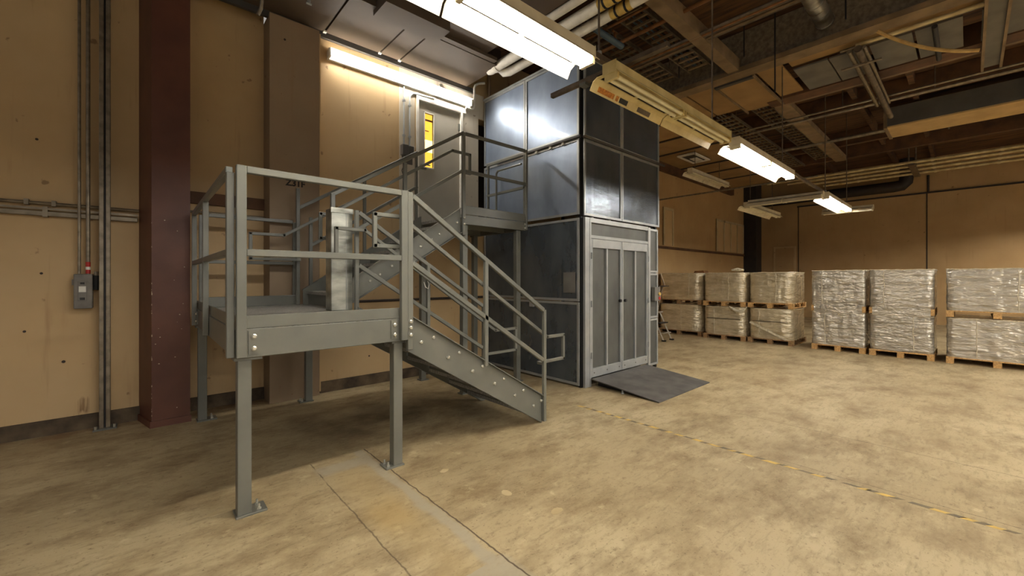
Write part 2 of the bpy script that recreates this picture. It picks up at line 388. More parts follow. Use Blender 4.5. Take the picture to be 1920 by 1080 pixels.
for (a, b, z0, z1) in ((2.98, 3.25, 1.9, 4.9), (3.25, 4.19, 4.52, 4.9), (4.19, 4.525, 2.44, 4.9), (4.525, 4.65, 4.47, 4.9)):
    build(MB().box(a, b, MY - 0.004, MY, z0, z1), 'pale_paint_field', 'pale_wall', wm)
# pilaster with stencilled code
pl = struct(MB().box(1.18, 1.77, 5.84, WY + 0.1, 0, 4.9), 'wall_pilaster', 'pilaster')
fc = bpy.data.curves.new('code', 'FONT'); fc.body = 'Z31F'; fc.size = 0.108; fc.extrude = 0.001; fc.offset = 0.0035
fo = bpy.data.objects.new('code_tmp', fc); COL.objects.link(fo)
dg = bpy.context.evaluated_depsgraph_get(); me = bpy.data.meshes.new_from_object(fo.evaluated_get(dg))
bpy.data.objects.remove(fo)
me.materials.clear(); me.materials.append(M['lettering'])
me.transform(Matrix.Rotation(math.pi / 2, 4, 'X'))
to = bpy.data.objects.new('stencilled_code', me); link(to, pl, (1.36, 5.836, 2.765)); to['label'] = 'black stencilled code Z31F'
build(MB().box(1.7695, 1.785, 5.836, 5.85, 0.05, 4.86), 'corner_bead', 'wall', pl)
# plinths
struct(MB().box(-5, 1.18, WY - 0.03, WY, 0, 0.15), 'baseboard_left', 'plinth')
struct(MB().box(1.77, 4.7, MY - 0.03, MY, 0, 0.15), 'baseboard_middle', 'plinth')
struct(MB().box(7.2, 18.3, WY - 0.03, WY, 0, 0.15), 'baseboard_far', 'plinth')
# wall ledges (recessed dado rails)
struct(MB().box(0.42, 1.18, WY - 0.05, WY, 2.46, 2.60), 'trim_1', 'beamdk')
struct(MB().box(7.2, 18.3, WY - 0.06, WY, 2.47, 2.54), 'trim_2', 'beamdk')
# wall blemishes
for (x, z, r) in [(-0.78, 2.95, 0.012), (-0.86, 1.05, 0.012), (-0.6, 0.72, 0.015), (1.95, 4.74, 0.012), (1.35, 4.62, 0.014), (2.5, 0.42, 0.012), (-0.75, 1.62, 0.012)]:
    yy = WY if x < 1.18 else (5.84 if x < 1.77 else MY)
    p = wm if x > 1.77 else (pl if x > 1.18 else bpy.data.objects['wall_left'])
    build(MB().tube([(x, yy - 0.004, z), (x, yy, z)], r, 8), 'wall_scar', 'seam', p)

# upper door
d = bpy.data.objects.new('door_1', None); link(d, None, (3.72, MY, 2.44)); d['kind'] = 'structure'
build(MB().box(3.27, 3.31, MY - 0.03, MY + 0.12, 2.44, 4.5).box(4.13, 4.17, MY - 0.03, MY + 0.12, 2.44, 4.5).box(3.31, 4.13, MY - 0.03, MY + 0.12, 4.46, 4.5), 'door_frame', 'white', d)
lf = MB().box(3.31, 3.44, MY + 0.02, MY + 0.06, 2.45, 4.46).box(3.60, 4.13, MY + 0.02, MY + 0.06, 2.45, 4.46).box(3.44, 3.60, MY + 0.02, MY + 0.06, 2.45, 3.40).box(3.44, 3.60, MY + 0.02, MY + 0.06, 4.29, 4.46)
leaf = build(lf, 'door_leaf', 'door', d)
build(MB().box(3.425, 3.44, MY + 0.005, MY + 0.07, 3.385, 4.305).box(3.60, 3.615, MY + 0.005, MY + 0.07, 3.385, 4.305).box(3.425, 3.615, MY + 0.005, MY + 0.07, 4.29, 4.305).box(3.425, 3.615, MY + 0.005, MY + 0.07, 3.385, 3.40), 'window_frame', 'white', leaf)
build(MB().box(3.44, 3.60, MY + 0.045, MY + 0.05, 3.40, 4.29), 'window_pane', 'warmglass', leaf)
build(MB().box(3.44, 3.60, MY + 0.040, MY + 0.044, 3.66, 3.86), 'bright_wall_patch', 'warmbright', leaf)
build(MB().box(3.44, 3.60, MY + 0.040, MY + 0.044, 4.17, 4.20).box(3.44, 3.53, MY + 0.04, MY + 0.044, 4.0, 4.015), 'ceiling_line', 'copper', leaf)
build(MB().box(4.10, 4.135, MY - 0.0, MY + 0.02, 4.15, 4.27), 'hinge', 'steel', leaf)
build(MB().tube([(3.36, MY - 0.05, 3.42), (3.50, MY - 0.05, 3.42)], 0.012, 8).tube([(3.37, MY - 0.05, 3.42), (3.37, MY + 0.02, 3.42)], 0.014, 8), 'door_handle', 'galv', leaf)

# red-brown column
rc = thing('column', (0.2, 5.95, 0), 'red-brown painted boxed column standing against the left wall', 'column')
build(MB().prism([(0.07, 5.73), (0.39, 5.73), (0.39, WY - 0.001), (-0.03, WY - 0.001)], 0.0, 5.69, 'z'), 'column_casing', 'red', rc)
build(MB().box(0.06, 0.40, 5.715, 5.73, 0.0, 0.07).prism([(0.055, 5.715), (0.07, 5.73), (-0.02, WY - 0.04), (-0.04, WY - 0.04)], 0.0, 0.07, 'z'), 'base_skirting', 'red', rc)
ch = MB()
for k in range(34):
    z = random.uniform(0.04, 2.2); s_ = random.uniform(0.002, 0.006)
    if k < 20: ch.box(0.068, 0.068 + s_ * 1.4, 5.7285, 5.7305, z, z + s_ * 4)
    else:
        x = random.uniform(0.09, 0.37); ch.box(x, x + s_ * 2, 5.7285, 5.7305, z, z + s_ * 1.5)
o = build(ch, 'paint_chips', 'chip', rc); o['kind'] = 'stuff'

# ------------------------------------------------------------------ steel staircase
st = thing('steel_staircase', (1.05, 4.4, 0), 'grey painted steel switchback staircase with landing, guardrails and bolted stringers', 'staircase')
def part(mb, name, m='steel', parent=None, bevel=0.004): return build(mb, name, m, parent or st, bevel=bevel)
bolt_src = None
def bolt(p, parent, r=0.017, axis='y'):
    global bolt_src
    p = Vector(p)
    if bolt_src is None:
        bolt_src = build(MB().tube([p + Vector((0, 0.004, 0)), p + Vector((0, -0.006, 0)), p + Vector((0, -0.012, 0))], [r, r, r * 0.55], 8), 'bolt', 'bolt', parent)
        return bolt_src
    o = inst(bolt_src, parent, p + Vector((0, -0.004, 0)))
    if axis == 'x': o.rotation_euler = (0, 0, -math.pi / 2)
    return o
# landing platform
dk = part(MB().box(0.46, 1.63, 3.16, 5.70, 1.20, 1.24), 'landing_deck', 'tread', bevel=0)
fb = part(MB().box(0.47, 1.63, 3.15, 3.21, 1.05, 1.236), 'landing_beam'); part(MB().box(0.44, 0.50, 3.17, 5.72, 1.05, 1.236), 'landing_beam')
part(MB().box(0.47, 1.63, 5.66, 5.72, 1.05, 1.236), 'landing_beam'); part(MB().box(1.60, 1.64, 3.21, 5.66, 1.05, 1.19), 'landing_beam')
part(MB().box(0.47, 1.61, 3.152, 3.162, 1.24, 1.327), 'toe_plate'); part(MB().box(0.447, 0.457, 3.16, 5.70, 1.24, 1.327), 'toe_plate')
part(MB().box(0.47, 1.45, 5.69, 5.70, 1.24, 1.36), 'toe_plate')
for (x, y) in [(0.50, 3.23), (1.59, 3.23), (0.49, 5.66), (1.58, 5.66)]:
    lg = part(MB().box(x - 0.04, x + 0.04, y - 0.04, y + 0.04, 0.012, 1.03), 'leg')
    part(MB().box(x - 0.06, x + 0.10, y - 0.05, y + 0.06, 1.03, 1.05), 'cap_plate', parent=lg, bevel=0)
    if x < 1: bp_ = (x - 0.05, x + 0.13)
    else: bp_ = (x - 0.11, x + 0.05)
    part(MB().box(bp_[0], bp_[1], y - 0.055, y + 0.08, 0, 0.014), 'base_plate', parent=lg, bevel=0.002)
    for sx in ((0.085,) if x < 1 else (-0.08,)):
        for sy in (-0.02, 0.05):
            part(MB().tube([(x + sx, y + sy, 0.014), (x + sx, y + sy, 0.05)], 0.008, 6).tube([(x + sx, y + sy, 0.014), (x + sx, y + sy, 0.026)], 0.015, 6), 'anchor_bolt', 'bolt', lg, 0)
B = 0.045
def frame_rail(pts, name, w=0.04): return part(MB().bar(pts[0], pts[1], w, w, side=None), name)
# front guard (along x at y 3.125)
y = 3.125
for x in (0.47, 1.605):
    p = part(MB().box(x - 0.028, x + 0.028, y - 0.025, y + 0.02, 1.06, 2.295), 'post')
for (z, w) in ((2.272, 0.046), (1.737, 0.046)): part(MB().box(0.498, 1.577, y - 0.022, y + 0.018, z - w / 2, z + w / 2), 'guard_rail')
for x in (0.545, 1.535):
    bk = part(MB().box(x - 0.03, x + 0.03, 3.142, 3.15, 1.075, 1.225), 'bolt_plate', bevel=0)
    for z in (1.11, 1.19): bolt((x, 3.138, z), bk)
# left guard (along y at x .415)
x = 0.415
for yy in (3.17, 4.55, 5.62): part(MB().box(x - 0.02, x + 0.024, yy - 0.025, yy + 0.025, 1.06, 2.25 + (0.0 if yy > 3.2 else 0.0)), 'post')
for z in (2.272, 1.737): part(MB().box(x - 0.018, x + 0.020, 3.197, 5.645, z - 0.022, z + 0.022), 'guard_rail')
for yy in (4.62, 5.56):
    bk = part(MB().box(0.432, 0.44, yy - 0.03, yy + 0.03, 1.075, 1.225), 'bolt_plate', bevel=0)
    for z in (1.11, 1.19): bolt((0.428, yy, z), bk, axis='x')
# back guard
y = 5.745
for x in (0.49, 1.44): part(MB().box(x - 0.022, x + 0.022, y - 0.022, y + 0.022, 1.06, 2.28), 'post')
for z in (2.285, 1.76): part(MB().box(0.512, 1.418, y - 0.02, y + 0.02, z - 0.02, z + 0.02), 'guard_rail')

def stringer(xa, za, xb, zb, y0, outer, hgt, name, bolts=True, flange=0.05, endcut=True):
    """channel-section stringer in the xz plane at y0; flanges turn away from 'outer' side"""
    dx = 0.008
    poly = [(xa, za), (xb, zb), (xb, max(zb - hgt, 0.0)), (xb - (max(0, -(zb - hgt)) / max(1e-6, (za - zb) / (xb - xa)) if zb - hgt < 0 else 0), max(zb - hgt, 0.0)), (xa, za - hgt)]
    # remove duplicates
    pp = []
    for q in poly:
        if not pp or (abs(q[0] - pp[-1][0]) + abs(q[1] - pp[-1][1])) > 1e-4: pp.append(q)
    s_ = part(MB().prism(pp, y0 - 0.004, y0 + 0.004), name, bevel=0)
    sd = flange * outer
    t = Vector((xb - xa, 0, zb - za)).normalized(); nrm = Vector((-t.z, 0, t.x)) * 0.004
    fl = MB().bar((xa, y0 + sd / 2, za), (xb, y0 + sd / 2, zb), flange, 0.008, side=(0, 1, 0))
    q = pp[-2] if len(pp) > 4 else pp[2]
    fl.bar((xa, y0 + sd / 2, za - hgt), (q[0], y0 + sd / 2, q[1] + 0.004), flange, 0.008, side=(0, 1, 0))
    part(fl, 'flange', parent=s_, bevel=0)
    return s_
# ---- lower flight: x 1.66 -> 3.29, z 1.27 -> .27
LXA, LZA, LXB, LZB, LH = 1.64, 1.275, 3.285, 0.275, 0.305
k = (LZA - LZB) / (LXB - LXA)
def treads(xs, zs, y0, y1, sgn, n, rise, run):
    for i in range(n):
        x0 = xs + sgn * run * i; z = zs + (rise if sgn > 0 else -rise) * (i + 1)
        t = MB().box(x0, x0 + sgn * (run + 0.03), y0, y1, z - 0.035, z)
        o = part(t, 'tread', 'tread', bevel=0)
        rx = x0 if sgn > 0 else x0
        part(MB().box(rx - 0.004, rx + 0.004, y0, y1, z - (rise - 0.0 if sgn > 0 else 0), z - 0.035 if sgn > 0 else z + rise - 0.04), 'riser', parent=o, bevel=0)
treads(1.64, 1.24, 3.17, 4.16, 1 * 1, 0, 0.177, 0.272)
for i in range(6):
    x0 = 1.64 + 0.272 * i; z = 1.24 - 0.177 * (i + 1)
    o = part(MB().box(x0, x0 + 0.29, 3.165, 4.165, z - 0.035, z), 'tread', 'tread', bevel=0)
    part(MB().box(x0 + 0.004, x0 + 0.01, 3.165, 4.165, z, z + 0.14), 'riser', parent=o, bevel=0)
for i, (yy, outer) in enumerate(((3.15, -1), (4.18, 1))):
    s_ = stringer(LXA, LZA, LXB, LZB, yy, outer * 0.6, LH, 'stringer')
    if i == 0:
        for j in range(6):
            xx = 1.80 + 0.272 * j
            zt = LZA - k * (xx - LXA)
            bolt((xx - 0.02 + 0.0, yy - 0.008, zt - 0.155), s_); bolt((xx + 0.1, yy - 0.008, zt - 0.085 - k * 0.1 + 0.02), s_)
def stair_guard(pa, pb, y, posts, yh, hook_low, hook_top, kind='low'):
    pass
# near guard of the lower flight
y = 3.125
pst = part(MB().box(1.636, 1.684, y - 0.02, y + 0.02, 0.975, 2.29), 'post')
for z in (1.10, 1.16, 1.21): bolt((1.66, y - 0.024, z), pst, r=0.018)
part(MB().box(2.45, 2.492, y - 0.018, y + 0.018, 0.72, 1.745), 'post')
part(MB().box(3.268, 3.308, y - 0.018, y + 0.018, 0.0, 1.225), 'post')
part(MB().bar((1.684, y, 2.262), (3.272, y, 1.222), 0.038, 0.042, side=(0, 1, 0)), 'guard_rail')
part(MB().bar((1.684, y, 1.700), (3.268, y, 0.675), 0.036, 0.042, side=(0, 1, 0)), 'guard_rail')
def handrail(pts, y, name='handrail', w=0.034):
    mb = MB()
    for a, b in zip(pts[:-1], pts[1:]):
        A = Vector((a[0], y, a[1])); Bv = Vector((b[0], y, b[1])); dd = (Bv - A).normalized() * (w * 0.5)
        mb.bar(A - dd * 0.9, Bv + dd * 0.9, w, w, side=(0, 1, 0))
    return part(mb, name)
y = 3.21
handrail([(1.62, 1.835), (1.395, 1.835), (1.395, 2.09), (1.62, 2.09), (3.42, 0.905), (3.70, 0.905), (3.70, 0.63), (3.29, 0.63)], y)
part(MB().box(3.27, 3.30, 3.14, 3.21, 0.615, 0.645), 'bracket'); part(MB().box(2.46, 2.48, 3.14, 3.20, 1.50, 1.52), 'bracket')
# far guard of the lower flight
y = 4.205
part(MB().box(1.615, 1.655, y - 0.02, y + 0.02, 1.05, 2.27), 'post')
part(MB().box(2.45, 2.49, y - 0.02, y + 0.02, 0.62, 1.745), 'post'); part(MB().box(3.268, 3.308, y - 0.02, y + 0.02, 0.0, 1.225), 'post')
part(MB().bar((1.655, y, 2.25), (3.272, y, 1.215), 0.036, 0.042, side=(0, 1, 0)), 'guard_rail')
part(MB().bar((1.655, y, 1.705), (3.268, y, 0.675), 0.036, 0.042, side=(0, 1, 0)), 'guard_rail')
handrail([(1.62, 1.80), (1.40, 1.80), (1.40, 2.06), (1.68, 2.06), (3.40, 0.895), (3.76, 0.895), (3.76, 0.605), (3.29, 0.605)], 4.11)
part(MB().box(3.27, 3.30, 4.11, 4.19, 0.59, 0.62), 'bracket')
# galvanised closing sheet between the flights
gb = part(MB().box(1.415, 1.63, 4.30, 4.47, 1.24, 2.285), 'closing_panel', 'galvbox', bevel=0.006)
part(MB().box(1.562, 1.566, 4.297, 4.30, 1.25, 2.28), 'sheet_seam', 'galv', gb, 0)
part(MB().box(1.41, 1.635, 4.292, 4.30, 2.24, 2.29), 'top_lip', 'galvbox', gb, 0)
# ---- upper flight
UXA, UZA, UXB, UZB = 1.50, 1.425, 3.17, 2.515
k2 = (UZB - UZA) / (UXB - UXA)
for i in range(6):
    x0 = 1.56 + 0.268 * i; z = 1.24 + 0.1715 * (i + 1)
    o = part(MB().box(x0 - 0.02, x0 + 0.275, 4.57, 5.59, z - 0.035, z), 'tread', 'tread', bevel=0)
    part(MB().box(x0, x0 + 0.006, 4.57, 5.59, z - 0.165, z - 0.035), 'riser', parent=o, bevel=0)
for i, yy in enumerate((4.56, 5.60)):
    pl_ = [(UXA, UZA), (UXB, UZB), (UXB, UZB - 0.33), (UXA + 0.12, 1.24), (UXA, 1.24)]
    s_ = part(MB().prism(pl_, yy - 0.004, yy + 0.004), 'stringer', bevel=0)
    sd = -0.02 if i == 0 else 0.02
    part(MB().bar((UXA, yy + sd, UZA), (UXB, yy + sd, UZB), 0.045, 0.008, side=(0, 1, 0)).bar((UXA + 0.12, yy + sd, 1.244), (UXB, yy + sd, UZB - 0.33), 0.045, 0.008, side=(0, 1, 0)), 'flange', parent=s_, bevel=0)
    if i == 0:
        for j in range(6):
            xx = 1.80 + 0.268 * j; zt = UZA + k2 * (xx - UXA)
            bolt((xx - 0.03, yy - 0.008, zt - 0.18), s_)
            if xx + 0.12 < UXB: bolt((xx + 0.12, yy - 0.008, zt - 0.09 + 0.01), s_)
# near guard
y = 4.53
for (x, z0, z1) in ((1.506, 1.24, 2.47), (2.344, 1.92, 2.96), (3.20, 2.15, 3.53)):
    p = part(MB().box(x - 0.022, x + 0.022, y - 0.02, y + 0.02, z0, z1), 'post')
    if x > 3: 
        for z in (2.30, 2.38): bolt((x - 0.0, y - 0.024, z), p, r=0.02)
part(MB().bar((1.49, y, 2.455), (3.20, y, 3.525), 0.036, 0.042, side=(0, 1, 0)), 'guard_rail')
part(MB().bar((1.52, y, 1.955), (3.18, y, 3.01), 0.036, 0.040, side=(0, 1, 0)), 'guard_rail')
handrail([(1.52, 2.0), (1.41, 2.0), (1.41, 2.26), (1.50, 2.26), (3.08, 3.28), (3.37, 3.28), (3.37, 3.02), (3.22, 3.02)], 4.62)
# far guard
y = 5.63
for (x, z0, z1) in ((1.45, 1.24, 2.70), (1.60, 1.42, 2.35), (2.30, 1.9, 2.96), (3.10, 2.42, 3.49)):
    part(MB().box(x - 0.02, x + 0.02, y - 0.02, y + 0.02, z0, z1), 'post')
part(MB().bar((1.46, y, 2.455), (3.12, y, 3.495), 0.036, 0.042, side=(0, 1, 0)), 'guard_rail')
part(MB().bar((1.60, y, 1.99), (3.12, y, 2.97), 0.036, 0.040, side=(0, 1, 0)), 'guard_rail')
handrail([(1.44, 1.80), (0.925, 1.80), (0.925, 2.09), (1.27, 2.09), (3.12, 3.24), (3.20, 3.24)], 5.53)
# upper platform
part(MB().box(3.18, 4.38, 4.57, 5.93, 2.39, 2.43), 'upper_deck', 'tread', bevel=0)
ub = part(MB().box(3.22, 4.37, 4.535, 4.565, 2.30, 2.428), 'upper_beam')
part(MB().box(4.33, 4.38, 4.57, 5.93, 2.30, 2.388), 'upper_beam'); part(MB().box(3.20, 4.33, 5.0, 5.06, 2.30, 2.388), 'upper_beam'); part(MB().box(3.20, 4.33, 5.62, 5.68, 2.30, 2.388), 'upper_beam')
part(MB().box(3.23, 4.37, 4.545, 4.555, 2.435, 2.555), 'toe_plate')
for z in (2.34, 2.40): bolt((4.34, 4.532, z), ub, r=0.014)
for (x, y) in ((3.26, 4.61), (4.25, 4.61), (3.22, 5.65), (4.22, 5.65)):
    lg = part(MB().box(x - 0.04, x + 0.04, y - 0.04, y + 0.04, 0.012, 2.30), 'leg')
    part(MB().box(x - 0.06, x + 0.08, y - 0.06, y + 0.06, 0, 0.014), 'base_plate', parent=lg, bevel=0)
y = 4.53
part(MB().box(4.35, 4.385, y - 0.018, y + 0.018, 2.31, 3.535), 'post')
for z in (3.515, 3.01): part(MB().box(3.222, 4.35, y - 0.018, y + 0.018, z - 0.021, z + 0.021), 'guard_rail')
x = 4.40
for yy in (4.60, 5.50): part(MB().box(x - 0.018, x + 0.018, yy - 0.018, yy + 0.018, 2.43, 3.49), 'post')
for z in (3.50, 2.98): part(MB().box(x - 0.018, x + 0.018, 4.55, 5.53, z - 0.02, z + 0.02), 'guard_rail')
handr = MB().tube([(4.33, 4.60, 3.33), (4.33, 5.02, 3.33), (4.33, 5.16, 3.33), (4.33, 5.20, 3.29), (4.33, 5.20, 3.15), (4.33, 5.20, 2.45)], 0.017, 8)
part(handr, 'inner_handrail', bevel=0)
# small hook on a rear leg
part(MB().tube([(2.40, 4.18, 1.53), (2.41, 4.16, 1.47), (2.44, 4.15, 1.45), (2.45, 4.15, 1.50), (2.43, 4.15, 1.54)], 0.005, 6), 'hanging_hook', 'white', bevel=0)

# ------------------------------------------------------------------ lift enclosure
cg = thing('lift_enclosure', (5.75, 4.8, 0), 'tall lift enclosure of blue-grey perforated sheet panels with double doors', 'lift')
CX0, CX1, CY0, CY1 = 4.66, 6.80, 3.70, 5.92
def cp(mb, name, m='galv', parent=None, bevel=0.0): return build(mb, name, m, parent or cg, bevel=bevel)
def panel_y(y0, y1, z0, z1, m, x=CX0, fw=0.035, dirx=-1):
    """framed sheet in the plane x = const (side face)"""
    f = MB()
    f.box(x, x + dirx * 0.02, y0, y0 + fw, z0, z1).box(x, x + dirx * 0.02, y1 - fw, y1, z0, z1).box(x, x + dirx * 0.02, y0 + fw, y1 - fw, z0, z0 + fw).box(x, x + dirx * 0.02, y0 + fw, y1 - fw, z1 - fw, z1)
    p = cp(MB().box(x - 0.004, x + 0.004, y0 + fw, y1 - fw, z0 + fw, z1 - fw), 'sheet_panel', m)
    cp(f, 'panel_frame', 'galv', p); return p
def panel_x(x0, x1, z0, z1, m, y=CY0, fw=0.035):
    f = MB()
    f.box(x0, x0 + fw, y, y - 0.02, z0, z1).box(x1 - fw, x1, y, y - 0.02, z0, z1).box(x0 + fw, x1 - fw, y, y - 0.02, z0, z0 + fw).box(x0 + fw, x1 - fw, y, y - 0.02, z1 - fw, z1)
    p = cp(MB().box(x0 + fw, x1 - fw, y - 0.004, y + 0.004, z0 + fw, z1 - fw), 'sheet_panel', m)
    cp(f, 'panel_frame', 'galv', p); return p
YM = 4.84
# side face (towards the stairs)
panel_y(YM + 0.005, CY1, 2.49, 3.58, 'cage_top'); panel_y(CY0 + 0.03, YM - 0.005, 2.49, 3.58, 'cage_top')
panel_y(YM + 0.005, CY1, 3.62, 4.80, 'cage_top'); panel_y(CY0 + 0.03, YM - 0.005, 3.62, 4.80, 'cage_top')
panel_y(CY0 + 0.03, CY1, 1.24, 2.44, 'cage_side'); panel_y(CY0 + 0.03, CY1, 0.03, 1.225, 'cage_side')
cp(MB().box(4.60, 4.64, CY0 - 0.02, 4.5 + 1.05, 3.582, 3.612), 'cross_rail', 'trimdark')
for yy in (4.0, 4.25, 4.55): cp(MB().box(4.615, 4.638, yy, yy + 0.04, 3.545, 3.58), 'clip', 'white')
cp(MB().box(4.62, CX1 + 0.02, CY0 - 0.0, CY1, 4.80, 4.83), 'top_cap', 'galv')
# plate standing in for a pale reflection in the lower side panel
cp(MB().box(4.64, 4.652, 3.80, 4.02, 1.36, 1.66), 'reflection_plate', 'greypanel')
cp(MB().box(4.60, 4.64, 4.62, 4.70, 1.12, 1.22), 'latch_box', 'galv')
# posts
for (x, y, z1) in ((CX0 + 0.035, CY0 + 0.035, 4.80), (CX1 - 0.03, CY0 + 0.035, 4.80), (CX0 + 0.035, CY1 - 0.04, 4.80), (CX1 - 0.03, CY1 - 0.04, 4.80)):
    cp(MB().box(x - 0.025, x + 0.025, y - 0.025, y + 0.025, 0, z1), 'corner_post', 'black')
# front face
cp(MB().box(4.70, 4.80, CY0 - 0.04, CY0 + 0.0, 0.0, 2.45), 'jamb', 'galv'); cp(MB().box(4.80, 4.835, CY0 - 0.045, CY0, 0.0, 2.45), 'jamb', 'galv')
cp(MB().box(6.42, 6.49, CY0 - 0.045, CY0, 0.0, 2.44), 'jamb', 'galv')
cp(MB().box(4.835, 6.42, CY0 - 0.04, CY0, 2.385, 2.45), 'lintel', 'galv')
cp(MB().box(4.835, 6.42, CY0 - 0.008, CY0, 2.20, 2.385), 'transom_mesh', 'door_mesh')
cp(MB().box(4.835, 6.42, CY0 - 0.04, CY0, 2.155, 2.20), 'transom_rail', 'galv')
def leaf_(x0, x1, hx, hinge):
    z0, z1 = 0.125, 2.15
    lf = cp(MB().box(x0 + 0.03, x1 - 0.03, CY0 - 0.012, CY0 - 0.004, z0 + 0.1, z1 - 0.12), 'door_leaf', 'door_mesh')
    f = MB()
    yb, yf = CY0 - 0.004, CY0 - 0.04
    f.box(x0, x0 + 0.035, yf, yb, z0, z1).box(x1 - 0.035, x1, yf, yb, z0, z1).box(x0 + 0.035, x1 - 0.035, yf, yb, z0, z0 + 0.13).box(x0 + 0.035, x1 - 0.035, yf, yb, z1 - 0.13, z1)
    cp(f, 'leaf_frame', 'galv', lf, 0.003)
    cp(MB().box((x0 + x1) / 2 - 0.018, (x0 + x1) / 2 + 0.018, yf, yb, z0 + 0.13, z1 - 0.13), 'mullion', 'galv', lf)
    cp(MB().tube([(hx, yf - 0.035, 1.22), (hx, yf, 1.22)], 0.024, 10), 'knob', 'black', lf)
    for i in range(3):
        xx = x0 + 0.07 + i * (x1 - x0 - 0.14) / 2
        cp(MB().tube([(xx, yf - 0.004, z0 + 0.065), (xx, yf, z0 + 0.065)], 0.012, 8), 'rivet', 'steel', lf)
    for zz in (0.45, 1.2, 1.9):
        cp(MB().tube([(hinge, yf - 0.012, zz - 0.045), (hinge, yf - 0.012, zz + 0.045)], 0.011, 8), 'hinge', 'galv', lf)
leaf_(4.842, 5.625, 5.555, 4.838); leaf_(5.637, 6.412, 5.70, 6.416)
# right-hand strip
panel_x(6.50, 6.79, 0.06, 0.87, 'door_mesh'); panel_x(6.50, 6.79, 0.88, 1.66, 'door_mesh'); panel_x(6.50, 6.79, 1.67, 2.43, 'door_mesh')
cb = cp(MB().box(6.56, 6.74, CY0 - 0.09, CY0 - 0.02, 1.18, 1.42), 'control_box', 'greypanel', bevel=0.005)
cp(MB().tube([(6.70, CY0 - 0.11, 1.30), (6.70, CY0 - 0.09, 1.30)], 0.03, 10), 'push_button', 'yellow', cb); cp(MB().box(6.68, 6.73, CY0 - 0.10, CY0 - 0.09, 1.2, 1.25), 'switch', 'redlabel', cb)
# upper front panels, standing slightly proud
XM = 5.645
for (a, b) in ((4.69, XM - 0.005), (XM + 0.005, 6.81)):
    panel_x(a, b, 2.475, 3.57, 'cage_front', CY0 - 0.012); panel_x(a, b, 3.60, 4.80, 'cage_front', CY0 - 0.012)
cp(MB().box(4.64, 6.95, CY0 - 0.07, CY0 - 0.04, 3.57, 3.60), 'cross_rail', 'trimdark')
# right side, roof, guide rails and platform inside
cp(MB().box(CX1 - 0.004, CX1 + 0.004, CY0 + 0.06, CY1 - 0.06, 0.03, 4.78), 'sheet_panel', 'cage_side')
for yy in (4.55, 4.95): cp(MB().box(6.55, 6.62, yy, yy + 0.05, 0, 4.75), 'guide_rail', 'galv')
cp(MB().box(4.75, 6.50, 3.85, 5.75, 0.03, 0.11), 'lift_platform', 'steel')
cp(MB().box(4.80, 4.82, 3.85, 5.75, 1.05, 1.10).box(4.80, 4.82, 3.85, 5.75, 0.55, 0.60), 'car_rail', 'galv')
cp(MB().bar((4.72, 3.9, 3.05), (4.72, 3.72, 2.3), 0.02, 0.12, side=(1, 0, 0)), 'cable_chain', 'trimdark')

# ramp
rp = thing('ramp', (5.55, 3.1, 0), 'dark grey sloping ramp plate laid at the foot of the lift doors', 'ramp')
build(MB().prism([(3.645, 0.105), (2.60, 0.002), (2.60, 0.014), (3.645, 0.118)], 4.83, 6.33, 'x'), 'ramp_plate', 'rubber', rp)
for xx in (4.95, 5.58, 6.2): build(MB().prism([(3.62, 0.0), (2.95, 0.0), (2.95, 0.032), (3.62, 0.10)], xx, xx + 0.03, 'x'), 'support_rib', 'black', rp)
build(MB().tube([(4.86, 3.15, 0.0), (4.86, 3.15, 0.05)], 0.014, 8).tube([(4.86, 3.15, 0.0), (4.86, 3.15, 0.012)], 0.025, 8), 'levelling_foot', 'galv', rp)

# ------------------------------------------------------------------ left wall services
def pipe(name, pts, r, m, label, cat='pipe', group=None, n=10):
    return tag(build(MB().tube(pts, r, n), name, m), label, cat, group)
yc = WY - 0.045
sb = thing('disconnect_switch', (-0.45, WY - 0.06, 1.26), 'grey metal electrical switch box fixed on the left wall', 'switch box')
build(MB().box(-0.52, -0.385, WY - 0.13, WY, 1.26, 1.615), 'box_body', 'box', sb, 0.006)
cv = build(MB().box(-0.488, -0.425, WY - 0.137, WY - 0.13, 1.34, 1.545), 'cover_plate', 'box', sb, 0.002)
build(MB().box(-0.482, -0.431, WY - 0.140, WY - 0.137, 1.43, 1.49), 'label_plate', 'white', cv); build(MB().box(-0.475, -0.438, WY - 0.140, WY - 0.137, 1.35, 1.375), 'dark_label', 'black', cv); build(MB().box(-0.472, -0.441, WY - 0.140, WY - 0.137, 1.51, 1.53), 'switch_slot', 'black', cv)
build(MB().box(-0.535, -0.52, WY - 0.10, WY - 0.05, 1.50, 1.56), 'side_lever', 'box', sb)
pipe('conduit', [(-0.483, yc - 0.03, 1.6), (-0.483, yc - 0.03, 5.69)], 0.013, 'conduit', 'left of the two thin vertical conduits rising from the switch box', 'conduit')
c2 = thing('conduit', (-0.42, yc - 0.03, 1.6), 'right of the two vertical conduits above the switch box, with a red label', 'conduit')
build(MB().tube([(-0.42, yc - 0.03, 1.615), (-0.42, yc - 0.03, 5.69)], 0.017, 10), 'conduit_tube', 'conduit', c2)
build(MB().tube([(-0.42, yc - 0.03, 1.62), (-0.42, yc - 0.03, 1.74)], 0.019, 10), 'red_label', 'redlabel', c2); build(MB().tube([(-0.42, yc - 0.03, 1.66), (-0.42, yc - 0.03, 1.69)], 0.0195, 10), 'label_band', 'white', c2)
for i, (x, lb) in enumerate(((-0.318, 'left'), (-0.268, 'right'))): pass
us = thing('strut_riser', (-0.293, WY - 0.12, 0), 'pair of vertical metal riser channels on a floor plate beside the switch box', 'conduit')
for x in (-0.318, -0.268): build(MB().box(x - 0.018, x + 0.018, WY - 0.16, WY - 0.12, 0.012, 5.69), 'riser_channel', 'conduit', us, 0.004)
